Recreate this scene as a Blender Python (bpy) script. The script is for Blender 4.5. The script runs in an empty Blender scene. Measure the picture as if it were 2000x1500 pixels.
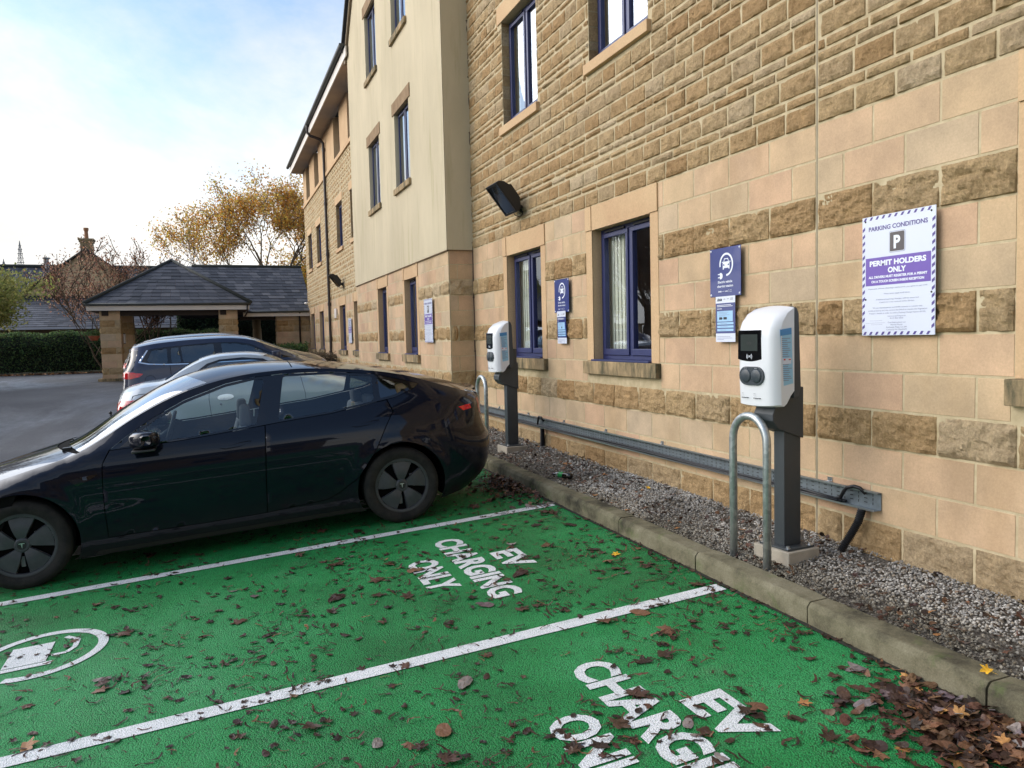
import bpy, bmesh, math, random
from math import sin, cos, pi, radians
from mathutils import Vector, Matrix, noise
from mathutils.geometry import delaunay_2d_cdt
C = bpy.context
SC = C.scene
random.seed(7)
# ------------------------------------------------------------------ camera
YAW, PITCH, ROLL = .3727, .0609, -.0239
def cam_axes():
    cy, sy, cp, sp, cr, sr = cos(YAW), sin(YAW), cos(PITCH), sin(PITCH), cos(ROLL), sin(ROLL)
    f = Vector((sy*cp, cy*cp, -sp)); r = Vector((cy, -sy, 0)); u = r.cross(f)
    return r*cr + u*sr, u*cr - r*sr, f
_r, _u, _f = cam_axes()
cd = bpy.data.cameras.new('camera'); cam = bpy.data.objects.new('camera', cd)
SC.collection.objects.link(cam)
cam.matrix_world = Matrix(((_r.x, _u.x, -_f.x, 0), (_r.y, _u.y, -_f.y, 0), (_r.z, _u.z, -_f.z, 0), (0, 0, 0, 1)))
cd.sensor_width = 36; cd.lens = 36*1497/2000; cd.clip_start = .05; cd.clip_end = 3000
SC.camera = cam
# ------------------------------------------------------------------ world
SUN_AZ, SUN_EL = radians(-62), radians(27)      # azimuth from +Y towards +X
w = bpy.data.worlds.new("World"); SC.world = w; w.use_nodes = True
nt = w.node_tree; N = nt.nodes; L = nt.links; N.clear()
out = N.new('ShaderNodeOutputWorld'); bg = N.new('ShaderNodeBackground'); bg.inputs[1].default_value = .145
sky = N.new('ShaderNodeTexSky'); sky.sky_type = 'NISHITA'; sky.sun_disc = False
sky.sun_elevation = SUN_EL; sky.sun_rotation = SUN_AZ; sky.air_density = 1.0; sky.dust_density = 1.2; sky.ozone_density = 1.5
tc = N.new('ShaderNodeTexCoord'); sep = N.new('ShaderNodeSeparateXYZ'); L.new(tc.outputs['Generated'], sep.inputs[0])
def wm(op, a, b=None):
    n = N.new('ShaderNodeMath'); n.operation = op
    for i, v in enumerate((a, b)):
        if v is None: continue
        if isinstance(v, (int, float)): n.inputs[i].default_value = v
        else: L.new(v, n.inputs[i])
    return n.outputs[0]
zc = wm('ADD', wm('MAXIMUM', sep.outputs[2], 0.0), .10)
comb = N.new('ShaderNodeCombineXYZ')
L.new(wm('DIVIDE', sep.outputs[0], zc), comb.inputs[0]); L.new(wm('DIVIDE', sep.outputs[1], zc), comb.inputs[1])
mp = N.new('ShaderNodeMapping'); mp.inputs['Scale'].default_value = (.55, .30, 1); mp.inputs['Rotation'].default_value = (0, 0, .6)
mp.inputs['Location'].default_value = (3.1, .4, 0)
L.new(comb.outputs[0], mp.inputs[0])
n1 = N.new('ShaderNodeTexNoise'); n1.inputs['Scale'].default_value = 1.15; n1.inputs['Detail'].default_value = 9; n1.inputs['Roughness'].default_value = .62
n1.inputs['Distortion'].default_value = .35
L.new(mp.outputs[0], n1.inputs[0])
cov = wm('MINIMUM', wm('MAXIMUM', wm('SUBTRACT', 1.42, wm('MULTIPLY', sep.outputs[2], 3.1)), .30), 1.0)     # more cloud near the horizon
cm = wm('MULTIPLY', wm('SUBTRACT', wm('ADD', n1.outputs[0], wm('MULTIPLY', cov, .50)), .67), 4.6)
cl = N.new('ShaderNodeClamp'); L.new(cm, cl.inputs[0])
n2 = N.new('ShaderNodeTexNoise'); n2.inputs['Scale'].default_value = 1.4; n2.inputs['Detail'].default_value = 6; L.new(mp.outputs[0], n2.inputs[0])
# cloud brightness grows towards the sun
sd = Vector((sin(SUN_AZ)*cos(SUN_EL), cos(SUN_AZ)*cos(SUN_EL), sin(SUN_EL)))
dp = N.new('ShaderNodeVectorMath'); dp.operation = 'DOT_PRODUCT'; L.new(tc.outputs['Generated'], dp.inputs[0]); dp.inputs[1].default_value = sd
glow = wm('POWER', wm('MAXIMUM', dp.outputs['Value'], 0.0), 16.0)
cb = wm('ADD', wm('ADD', wm('MULTIPLY', n2.outputs[0], 3.0), 2.9), wm('MULTIPLY', glow, 24.0))
cc = N.new('ShaderNodeVectorMath'); cc.operation = 'SCALE'; cc.inputs[0].default_value = (1.0, .985, .95); L.new(cb, cc.inputs['Scale'])
sk2 = N.new('ShaderNodeVectorMath'); sk2.operation = 'SCALE'; sk2.inputs['Scale'].default_value = 1.0; L.new(sky.outputs[0], sk2.inputs[0])
mx = N.new('ShaderNodeMix'); mx.data_type = 'RGBA'; L.new(cl.outputs[0], mx.inputs[0]); L.new(sk2.outputs[0], mx.inputs[6]); L.new(cc.outputs[0], mx.inputs[7])
L.new(mx.outputs[2], bg.inputs[0]); L.new(bg.outputs[0], out.inputs[0])
# ------------------------------------------------------------------ sun
sl_ = bpy.data.lights.new('sun', 'SUN'); sl_.energy = 1.5; sl_.angle = radians(75); sl_.color = (1, .965, .92)
so = bpy.data.objects.new('sun', sl_); SC.collection.objects.link(so)
so.rotation_euler = (-sd).to_track_quat('-Z', 'Y').to_euler()
SC.view_settings.view_transform = 'Standard'; SC.view_settings.look = 'None'
SC.view_settings.exposure = EXPO = .85; SC.view_settings.gamma = 1
# ------------------------------------------------------------------ helpers
COL = SC.collection
def srgb(r, g, b):
    f = lambda c: (c/255/12.92) if c/255 <= .04045 else ((c/255+.055)/1.055)**2.4
    return (f(r), f(g), f(b), 1)
class MB:
    """collects vertices and faces of one mesh"""
    def __init__(s): s.v = []; s.f = []; s.m = []; s.tone = {}; s.mi = 0
    def add(s, vs, fs, tone=None):
        o = len(s.v); s.v += [tuple(v) for v in vs]; s.f += [tuple(i+o for i in f) for f in fs]; s.m += [s.mi]*len(fs)
        if tone is not None:
            for i in range(o, len(s.v)): s.tone[i] = tone
        return o
    def box(s, x0, x1, y0, y1, z0, z1, tone=None):
        vs = [(x, y, z) for x in (x0, x1) for y in (y0, y1) for z in (z0, z1)]
        s.add(vs, [(0, 1, 3, 2), (4, 6, 7, 5), (0, 4, 5, 1), (2, 3, 7, 6), (0, 2, 6, 4), (1, 5, 7, 3)], tone)
    def quad(s, a, b, c, d, tone=None): s.add([a, b, c, d], [(0, 1, 2, 3)], tone)
    def tube(s, pts, r, n=10, cap=True, tone=None):
        pts = [Vector(p) for p in pts]; rs = r if isinstance(r, (list, tuple)) else [r]*len(pts)
        vs = []; up = None
        for i, p in enumerate(pts):
            d = (pts[min(i+1, len(pts)-1)]-pts[max(i-1, 0)]).normalized()
            if up is None: up = d.orthogonal().normalized()
            up = (up - d*up.dot(d)).normalized(); w_ = d.cross(up)
            vs += [p + (up*cos(2*pi*k/n)+w_*sin(2*pi*k/n))*rs[i] for k in range(n)]
        fs = [(i*n+k, i*n+(k+1) % n, (i+1)*n+(k+1) % n, (i+1)*n+k) for i in range(len(pts)-1) for k in range(n)]
        if cap: fs += [tuple(range(n))[::-1], tuple((len(pts)-1)*n+k for k in range(n))]
        s.add(vs, fs, tone)
    def lathe(s, prof, n=32, axis='y', c=(0, 0, 0), tone=None):
        vs = []
        for (r, a) in prof:
            for k in range(n):
                t = 2*pi*k/n
                if axis == 'y': vs.append((c[0]+r*cos(t), c[1]+a, c[2]+r*sin(t)))
                else: vs.append((c[0]+r*cos(t), c[1]+r*sin(t), c[2]+a))
        fs = [(i*n+k, i*n+(k+1) % n, (i+1)*n+(k+1) % n, (i+1)*n+k) for i in range(len(prof)-1) for k in range(n)]
        s.add(vs, fs, tone)
    def prism(s, poly, fn0, fn1, tone=None):
        n = len(poly); vs = [fn0(*p) for p in poly]+[fn1(*p) for p in poly]
        fs = [tuple(range(n))[::-1], tuple(range(n, 2*n))]+[(i, (i+1) % n, n+(i+1) % n, n+i) for i in range(n)]
        s.add(vs, fs, tone)
    def build(s, name, mat, parent=None, smooth=False, bevel=0, seg=2, merge=False, auto=None):
        me = bpy.data.meshes.new(name); me.from_pydata(s.v, [], s.f); me.update()
        mats = mat if isinstance(mat, (list, tuple)) else [mat]
        for m in mats: me.materials.append(m)
        if len(mats) > 1: me.polygons.foreach_set('material_index', s.m)
        if s.tone:
            a = me.color_attributes.new('tone', 'FLOAT_COLOR', 'POINT')
            arr = []
            for i in range(len(s.v)):
                t = s.tone.get(i, .5); arr += [t, t, t, 1] if isinstance(t, (int, float)) else [t[0], t[1], t[2], 1]
            a.data.foreach_set('color', arr)
        if merge or bevel:
            bm = bmesh.new(); bm.from_mesh(me)
            if merge: bmesh.ops.remove_doubles(bm, verts=bm.verts, dist=1e-4)
            if bevel:
                bmesh.ops.recalc_face_normals(bm, faces=bm.faces)
                ed = [e for e in bm.edges if len(e.link_faces) == 2 and e.calc_face_angle(0) > .5]
                bmesh.ops.bevel(bm, geom=ed, offset=bevel, segments=seg, affect='EDGES', profile=.6, clamp_overlap=True)
            bm.to_mesh(me); bm.free()
        if smooth or auto: me.polygons.foreach_set('use_smooth', [True]*len(me.polygons))
        if auto: me.set_sharp_from_angle(angle=radians(auto))
        o = bpy.data.objects.new(name, me); COL.objects.link(o)
        if parent: o.parent = parent
        return o
def thing(name, label, cat, loc=(0, 0, 0), rz=0, group=None):
    o = bpy.data.objects.new(name, None); COL.objects.link(o); o.location = loc; o.rotation_euler = (0, 0, rz)
    o.empty_display_size = .1
    return tag(o, label, cat, group)
def tag(o, label=None, cat=None, group=None, kind=None):
    if label: o['label'] = label
    if cat: o['category'] = cat
    if group: o['group'] = group
    if kind: o['kind'] = kind
    return o
def struct(o): o['kind'] = 'structure'; return o
# ------------------------------------------------------------------ materials
MATS = {}
class NT:
    def __init__(s, name):
        m = bpy.data.materials.new(name); m.use_nodes = True; s.m = m; s.t = m.node_tree; s.N = s.t.nodes; s.L = s.t.links
        s.b = s.N['Principled BSDF']; s.geo = None
    def pos(s):
        if not s.geo: s.geo = s.N.new('ShaderNodeTexCoord')
        return s.geo.outputs['Object']
    def noise(s, sc, det=4, rough=.55, dist=0, vec=None, stretch=None):
        n = s.N.new('ShaderNodeTexNoise'); n.inputs['Scale'].default_value = sc; n.inputs['Detail'].default_value = det
        n.inputs['Roughness'].default_value = rough; n.inputs['Distortion'].default_value = dist
        v = vec or s.pos()
        if stretch:
            mp = s.N.new('ShaderNodeMapping'); mp.inputs['Scale'].default_value = stretch; s.L.new(v, mp.inputs[0]); v = mp.outputs[0]
        s.L.new(v, n.inputs['Vector']); return n.outputs['Fac']
    def voro(s, sc, feat='F1', out='Distance', rand=1):
        n = s.N.new('ShaderNodeTexVoronoi'); n.feature = feat; n.inputs['Scale'].default_value = sc; n.inputs['Randomness'].default_value = rand
        s.L.new(s.pos(), n.inputs['Vector']); return n.outputs[out]
    def ramp(s, fac, stops):
        n = s.N.new('ShaderNodeValToRGB'); e = n.color_ramp.elements
        while len(e) < len(stops): e.new(.5)
        for i, (p, c) in enumerate(stops): e[i].position = p; e[i].color = c if len(c) == 4 else (*c, 1)
        s.L.new(fac, n.inputs[0]); return n.outputs[0]
    def mix(s, fac, a, b, mode='MIX'):
        n = s.N.new('ShaderNodeMix'); n.data_type = 'RGBA'; n.blend_type = mode
        for i, v in ((0, fac), (6, a), (7, b)):
            if isinstance(v, (int, float)): n.inputs[i].default_value = v
            elif isinstance(v, (tuple, list)): n.inputs[i].default_value = v if len(v) == 4 else (*v, 1)
            else: s.L.new(v, n.inputs[i])
        return n.outputs[2]
    def math(s, op, a, b=None, clamp=False):
        n = s.N.new('ShaderNodeMath'); n.operation = op; n.use_clamp = clamp
        for i, v in enumerate((a, b)):
            if v is None: continue
            if isinstance(v, (int, float)): n.inputs[i].default_value = v
            else: s.L.new(v, n.inputs[i])
        return n.outputs[0]
    def attr(s, name='tone'):
        n = s.N.new('ShaderNodeAttribute'); n.attribute_name = name; return n
    def col(s, c):
        if isinstance(c, (tuple, list)): s.b.inputs['Base Color'].default_value = c
        else: s.L.new(c, s.b.inputs['Base Color'])
        return s
    def set(s, **k):
        for a, v in k.items():
            i = s.b.inputs[{'rough': 'Roughness', 'metal': 'Metallic', 'spec': 'Specular IOR Level', 'coat': 'Coat Weight', 'coatr': 'Coat Roughness', 'trans': 'Transmission Weight', 'alpha': 'Alpha', 'sheen': 'Sheen Weight'}[a]]
            if isinstance(v, (int, float)): i.default_value = v
            else: s.L.new(v, i)
        return s
    def bump(s, h, strength=.5, dist=.01, prev=None):
        n = s.N.new('ShaderNodeBump'); n.inputs['Strength'].default_value = strength; n.inputs['Distance'].default_value = dist
        s.L.new(h, n.inputs['Height'])
        if prev: s.L.new(prev, n.inputs['Normal'])
        s.L.new(n.outputs[0], s.b.inputs['Normal']); return n.outputs[0]
def simple(name, c, rough=.5, metal=0, coat=0, var=0, vs=8, bump=0, bs=60, spec=.5):
    s = NT(name); s.set(rough=rough, metal=metal, coat=coat, spec=spec)
    if var:
        n = s.noise(vs, 5, .6)
        a = tuple(x*(1-var) for x in c[:3]); b = tuple(min(1, x*(1+var)) for x in c[:3])
        s.col(s.ramp(n, [(.3, a), (.7, b)]))
    else: s.col(c)
    if bump: s.bump(s.noise(bs, 4), bump, .004)
    MATS[name] = s.m; return s.m
# smooth ashlar
s = NT('ashlar_stone'); a = s.attr(); se = s.N.new('ShaderNodeSeparateColor'); s.L.new(a.outputs['Color'], se.inputs[0])
base = s.ramp(se.outputs[0], [(0, srgb(200, 167, 138)), (.45, srgb(204, 175, 143)), (.75, srgb(202, 176, 141)), (1, srgb(194, 174, 147))])
big = s.ramp(s.noise(2.2, 5, .6), [(.35, (.80, .80, .80)), (.65, (1.08, 1.06, 1.04))])
fine = s.ramp(s.noise(95, 4, .7), [(.25, (.86, .85, .83)), (.75, (1.09, 1.09, 1.09))])
c1 = s.mix(1, s.mix(1, base, big, 'MULTIPLY'), fine, 'MULTIPLY')
st = s.math('MULTIPLY', s.ramp(s.noise(1.1, 8, .68, stretch=(1, 1, .35)), [(.52, (0, 0, 0)), (.72, (1, 1, 1))]), .40)
c1 = s.mix(st, c1, srgb(150, 122, 84)); s.col(c1); s.set(rough=.86, spec=.25)
b1 = s.bump(s.noise(14, 6, .65), .35, .006); s.bump(s.noise(170, 3, .7), .28, .002, b1); ASH = s.m
# rough stone
s = NT('rock_faced_stone'); a = s.attr(); se = s.N.new('ShaderNodeSeparateColor'); s.L.new(a.outputs['Color'], se.inputs[0])
base = s.ramp(se.outputs[0], [(0, srgb(152, 124, 88)), (.35, srgb(162, 136, 100)), (.65, srgb(166, 143, 108)), (.9, srgb(160, 140, 110)), (1, srgb(176, 158, 130))])
m1 = s.ramp(s.noise(9, 7, .7, .4), [(.3, (.80, .76, .68)), (.52, (1.18, 1.17, 1.15)), (.75, (1.40, 1.36, 1.28))])
m2 = s.ramp(s.noise(70, 5, .75), [(.28, (.76, .74, .70)), (.55, (1.08, 1.08, 1.08)), (.8, (1.35, 1.33, 1.30))])
c1 = s.mix(1, s.mix(1, base, m1, 'MULTIPLY'), m2, 'MULTIPLY')
mk = s.ramp(s.noise(38, 5, .8, 1.2), [(.66, (0, 0, 0)), (.73, (1, 1, 1))]); c1 = s.mix(s.math('MULTIPLY', mk, .45), c1, srgb(205, 190, 155))
s.col(c1); s.set(rough=.92, spec=.2)
b1 = s.bump(s.noise(24, 8, .72, .8), 1, .024); s.bump(s.noise(110, 5, .75), .8, .007, b1); ROCK = s.m
s = NT('mortar'); s.col(s.ramp(s.noise(12, 6, .6), [(.3, srgb(176, 160, 128)), (.7, srgb(204, 189, 156))])); s.set(rough=.95, spec=.1); s.bump(s.noise(120, 4), .5, .004); MORT = s.m
s = NT('sawn_stone'); s.col(s.mix(1, s.ramp(s.noise(1.7, 6, .6), [(.3, srgb(196, 162, 126)), (.7, srgb(209, 179, 140))]), s.ramp(s.noise(60, 4, .7), [(.3, (.86, .86, .84)), (.7, (1.06, 1.06, 1.06))]), 'MULTIPLY')); s.set(rough=.88, spec=.2); s.bump(s.noise(110, 4), .35, .003); SAWN = s.m
s = NT('weathered_sill'); s.col(s.mix(s.ramp(s.noise(6, 7, .7, stretch=(1, 1, .3)), [(.4, (0, 0, 0)), (.62, (1, 1, 1))]), srgb(176, 152, 116), srgb(88, 84, 66))); s.set(rough=.93, spec=.2); s.bump(s.noise(70, 5), .5, .006); SILL = s.m
s = NT('dark_sawn_stone'); s.col(s.ramp(s.noise(5, 6, .65), [(.3, srgb(128, 104, 78)), (.7, srgb(158, 134, 104))])); s.set(rough=.9, spec=.2); s.bump(s.noise(90, 4), .4, .004); LINT = s.m
s = NT('cream_render')
c1 = s.ramp(s.noise(1.3, 7, .62, stretch=(1, 1, .4)), [(.3, srgb(190, 178, 150)), (.7, srgb(207, 194, 165))])
stk = s.ramp(s.noise(3.4, 8, .7, stretch=(1.6, 1.6, .16)), [(.54, (0, 0, 0)), (.72, (1, 1, 1))])
c1 = s.mix(s.math('MULTIPLY', stk, .42), c1, srgb(150, 142, 98)); c1 = s.mix(s.math('MULTIPLY', s.ramp(s.noise(60, 4, .8), [(.64, (0, 0, 0)), (.72, (1, 1, 1))]), .3), c1, srgb(140, 132, 95))
s.col(c1); s.set(rough=.95, spec=.15); s.bump(s.noise(140, 4, .7), .5, .004); RENDER = s.m
# ground
s = NT('green_tarmac'); g = s.voro(150); g2 = s.voro(85)
c1 = s.ramp(s.noise(.8, 9, .7), [(.34, srgb(10, 108, 48)), (.5, srgb(24, 136, 68)), (.64, srgb(52, 152, 88))])
c1 = s.mix(s.math('MULTIPLY', s.ramp(s.noise(2.6, 8, .75), [(.58, (0, 0, 0)), (.70, (1, 1, 1))]), .35), c1, srgb(92, 132, 96))
c1 = s.mix(1, c1, s.ramp(g, [(.05, (1.55, 1.55, 1.5)), (.5, (.98, .98, .96)), (.75, (.5, .5, .5))]), 'MULTIPLY')
c1 = s.mix(s.ramp(s.noise(160, 3, .6), [(.66, (0, 0, 0)), (.72, (1, 1, 1))]), c1, srgb(70, 126, 88))
s.col(c1); s.set(rough=s.ramp(s.noise(1.4, 5), [(.35, (.48, .48, .48)), (.65, (.72, .72, .72))]), spec=.42)
b1 = s.bump(s.math('SUBTRACT', 1, g), .95, .006); s.bump(s.math('SUBTRACT', 1, g2), .45, .006, b1); GREEN = s.m
def paintmat(name, wear):
    s = NT(name); wn = s.ramp(s.noise(9, 8, .75), [(wear-.03, (0, 0, 0)), (wear+.03, (1, 1, 1))])
    sp = s.ramp(s.voro(150), [(.52, (1, 1, 1)), (.66, (.5, .5, .5))])
    c1 = s.ramp(s.noise(4, 5), [(.3, srgb(226, 229, 230)), (.7, srgb(244, 245, 247))])
    c1 = s.mix(1, c1, s.ramp(s.noise(130, 3, .7), [(.3, (.82, .82, .82)), (.6, (1.02, 1.02, 1.02))]), 'MULTIPLY')
    c1 = s.mix(s.math('MULTIPLY', wn, 1), c1, srgb(60, 118, 80)); c1 = s.mix(s.math('SUBTRACT', 1, s.math('MULTIPLY', sp, 1)), c1, srgb(150, 170, 158))
    s.col(c1); s.set(rough=.6, spec=.4); s.bump(s.math('SUBTRACT', 1, s.voro(150)), .8, .005); return s.m
PAINT = paintmat('white_line_paint', .72); PAINT2 = paintmat('white_stencil_paint', .665)
s = NT('asphalt'); g = s.voro(75)
c1 = s.ramp(s.noise(.35, 8, .62), [(.32, srgb(66, 67, 70)), (.68, srgb(98, 98, 99))])
c1 = s.mix(1, c1, s.ramp(s.noise(60, 5, .85), [(.3, (.5, .5, .5)), (.7, (1.5, 1.5, 1.5))]), 'MULTIPLY')
c1 = s.mix(s.ramp(s.noise(.28, 9, .72, .5, stretch=(1, .45, 1)), [(.47, (0, 0, 0)), (.60, (.55, .55, .55))]), c1, srgb(54, 54, 56))
s.col(c1); s.set(rough=s.ramp(s.noise(.28, 9, .72, .5, stretch=(1, .45, 1)), [(.42, (.80, .80, .80)), (.58, (.36, .36, .36))]), spec=.45); s.bump(s.math('SUBTRACT', 1, g), .6, .008); ASPH = s.m
s = NT('kerb_concrete'); m1 = s.ramp(s.noise(2.6, 8, .7), [(.36, srgb(66, 63, 52)), (.5, srgb(112, 107, 86)), (.7, srgb(142, 136, 114))])
c1 = s.mix(1, m1, s.ramp(s.noise(120, 4, .8), [(.3, (.7, .7, .7)), (.7, (1.2, 1.2, 1.2))]), 'MULTIPLY')
c1 = s.mix(s.math('MULTIPLY', s.ramp(s.noise(5, 7, .7), [(.55, (0, 0, 0)), (.66, (1, 1, 1))]), .5), c1, srgb(82, 98, 52)); s.col(c1); s.set(rough=.93, spec=.2)
b1 = s.bump(s.noise(24, 6), .4, .008); s.bump(s.noise(190, 3, .7), .5, .003, b1); KERB = s.m
s = NT('gravel_bed'); s.col(s.ramp(s.voro(70, out='Color'), [(0, srgb(60, 54, 46)), (1, srgb(118, 112, 102))])); s.set(rough=.95); s.bump(s.voro(70), 1, .01); GBED = s.m
s = NT('gravel'); a = s.attr(); c1 = s.mix(1, a.outputs['Color'], s.ramp(s.noise(200, 3), [(.3, (.75, .75, .75)), (.7, (1.15, 1.15, 1.15))]), 'MULTIPLY'); s.col(c1); s.set(rough=.85, spec=.3); GRAV = s.m
s = NT('slate'); a = s.attr(); se = s.N.new('ShaderNodeSeparateColor'); s.L.new(a.outputs['Color'], se.inputs[0])
c1 = s.ramp(se.outputs[0], [(0, srgb(52, 55, 62)), (.6, srgb(70, 72, 80)), (1, srgb(92, 93, 98))])
c1 = s.mix(1, c1, s.ramp(s.noise(3, 7, .7), [(.3, (.75, .76, .78)), (.7, (1.15, 1.14, 1.1))]), 'MULTIPLY'); s.col(c1); s.set(rough=.6, spec=.4); s.bump(s.noise(20, 5), .4, .01); SLATE = s.m
def leafmat(name, rough=.65, tr=.25):
    s = NT(name); a = s.attr(); c1 = s.mix(1, a.outputs['Color'], s.ramp(s.noise(45, 5, .7), [(.3, (.6, .6, .6)), (.7, (1.25, 1.25, 1.25))]), 'MULTIPLY')
    s.col(c1); s.set(rough=rough, spec=.35)
    if tr:
        t = s.N.new('ShaderNodeBsdfTranslucent'); s.L.new(c1, t.inputs[0]); mxs = s.N.new('ShaderNodeMixShader'); mxs.inputs[0].default_value = tr
        o = s.N['Material Output']; s.L.new(s.b.outputs[0], mxs.inputs[1]); s.L.new(t.outputs[0], mxs.inputs[2]); s.L.new(mxs.outputs[0], o.inputs[0])
    return s.m
FOL = leafmat('foliage', .6, .5); LITTER = leafmat('leaf_litter', .5, .0)
def barkmat(): 
    s = NT('bark'); s.col(s.ramp(s.noise(8, 6, .7, stretch=(1, 1, .3)), [(.3, srgb(70, 58, 44)), (.7, srgb(118, 102, 80))])); s.set(rough=.9); s.bump(s.noise(30, 5), .6, .02); return s.m
BARK = barkmat()
NAVY = simple('navy_window_frame', srgb(38, 46, 92), .42, var=.12, vs=5, coat=.1)
GALV = NT('galvanised_steel'); GALV.col(GALV.ramp(GALV.voro(38, out='Color'), [(0, srgb(150, 158, 160)), (1, srgb(196, 202, 202))])); GALV.set(rough=.42, metal=.75); GALV.bump(GALV.noise(60, 4), .15, .002); GALV = GALV.m
TRAYM = simple('zinc_tray', srgb(128, 138, 144), .5, .6, var=.2, vs=20)
ANTH = simple('anthracite_powder_coat', srgb(62, 68, 72), .5, var=.06, bump=.1, bs=400)
BLACKP = simple('black_plastic', (.012, .012, .013, 1), .45)
WHITEP = simple('white_plastic', srgb(226, 229, 232), .28, coat=.3, var=.015, vs=3)
PLINTH = simple('cast_concrete', srgb(170, 162, 146), .9, var=.16, vs=9, bump=.5, bs=90)
PVC = simple('white_board', srgb(214, 206, 196), .5, var=.05, vs=3)
SOFF = simple('soffit_board', srgb(166, 152, 138), .7, var=.08, vs=2)
GUTT = simple('grey_gutter', srgb(58, 62, 60), .45, var=.1)
DPIPE = simple('dark_brown_pipe', srgb(52, 44, 42), .4, var=.08)
SIGNW = simple('sign_white', srgb(214, 220, 234), .32, coat=.2, var=.02, vs=2)
SIGNP = simple('sign_purple', srgb(112, 88, 172), .35, coat=.2, var=.04, vs=6)
SIGND = simple('sign_dark_purple', srgb(84, 72, 140), .4)
SIGNG = simple('sign_grey', srgb(84, 78, 80), .4)
SIGNT = simple('sign_small_print', srgb(138, 142, 168), .5)
SBLUE = simple('sign_navy', srgb(30, 48, 118), .3, coat=.25, var=.06, vs=3)
SLBLUE = simple('sign_light_blue', srgb(160, 200, 232), .4)
SLBLUE2 = simple('sticker_blue', srgb(152, 202, 228), .4)
INKW = simple('white_ink', srgb(228, 233, 242), .4)
INKB = simple('black_ink', srgb(30, 34, 44), .4)
STEEL = simple('bright_steel', srgb(200, 204, 208), .3, .9)
# ------------------------------------------------------------------ glass
def glassmat(name, tint=(.8, .84, .86), base=.10, blend=.35, gcol=(1, 1, 1), wav=0):
    m = bpy.data.materials.new(name); m.use_nodes = True; t = m.node_tree; t.nodes.clear(); NN = t.nodes
    o = NN.new('ShaderNodeOutputMaterial'); mxs = NN.new('ShaderNodeMixShader'); tr = NN.new('ShaderNodeBsdfTransparent'); gl = NN.new('ShaderNodeBsdfGlossy')
    tr.inputs[0].default_value = (*tint, 1); gl.inputs[0].default_value = (*gcol, 1); gl.inputs['Roughness'].default_value = .0
    ge = NN.new('ShaderNodeNewGeometry'); dt = NN.new('ShaderNodeVectorMath'); dt.operation = 'DOT_PRODUCT'; t.links.new(ge.outputs['Normal'], dt.inputs[0]); t.links.new(ge.outputs['Incoming'], dt.inputs[1])
    def mm(op, a, b=None):
        n = NN.new('ShaderNodeMath'); n.operation = op; n.use_clamp = op in ('ADD',)
        for i, v in enumerate((a, b)):
            if v is None: continue
            if isinstance(v, (int, float)): n.inputs[i].default_value = v
            else: t.links.new(v, n.inputs[i])
        return n.outputs[0]
    fr = mm('ADD', mm('MULTIPLY', mm('POWER', mm('SUBTRACT', 1, mm('ABSOLUTE', dt.outputs['Value'])), 5.0 if blend < .4 else 3.0), 1-base), base)
    t.links.new(fr, mxs.inputs[0]); t.links.new(tr.outputs[0], mxs.inputs[1]); t.links.new(gl.outputs[0], mxs.inputs[2]); t.links.new(mxs.outputs[0], o.inputs[0])
    if wav:
        c = NN.new('ShaderNodeTexCoord'); n = NN.new('ShaderNodeTexNoise'); n.inputs['Scale'].default_value = 1.6; n.inputs['Detail'].default_value = 1.5; b = NN.new('ShaderNodeBump'); b.inputs['Strength'].default_value = wav; b.inputs['Distance'].default_value = .01
        t.links.new(c.outputs['Object'], n.inputs['Vector']); t.links.new(n.outputs[0], b.inputs['Height']); t.links.new(b.outputs[0], gl.inputs['Normal']); 
    return m
WGLASS = glassmat('window_glass', (.96, .98, .97), .17, .20, (.86, .92, 1), .25); UGLASS = glassmat('upper_window_glass', (.8, .85, .88), .42, .26, (.9, .95, 1), .25)
BLIND = simple('vertical_blind', srgb(212, 214, 196), .8, var=.1, vs=3)
ROOM = simple('room_wall', srgb(188, 160, 138), .9, var=.4, vs=2)
# ------------------------------------------------------------------ ground height
def gplane(X, Y): return -1.525+.064*(max(X, -3.2)-2.85)+.010*(min(max(Y, -6), 12)-5)
def gz(X, Y):
    t = min(max((Y-8)/19, 0), 1); t = t*t*(3-2*t)
    return gplane(X, Y)*(1-t)+(-1.14)*t
KX = 2.85; KZ = lambda Y: gz(KX, Y)+.125
def gravz(X, Y): return KZ(Y)-.012+(X-3.0)/.68*.075
D1, D2 = 3.687, 3.307
Z0 = -1.16; CO = .225
fmain = lambda s, z, d: (D1-d, s, z)
fbay = lambda s, z, d: (D2-d, s, z)
BY0, BY1, WY1 = 10.887, 18.47, 31.6
fret = lambda s, z, d: (s, BY0-d, z)
def wbox(mb, fn, s0, s1, z0, z1, d0, d1, tone=None):
    P = [fn(s, z, d) for s in (s0, s1) for z in (z0, z1) for d in (d0, d1)]
    mb.add(P, [(0, 1, 3, 2), (4, 6, 7, 5), (0, 4, 5, 1), (2, 3, 7, 6), (0, 2, 6, 4), (1, 5, 7, 3)], tone)
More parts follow.
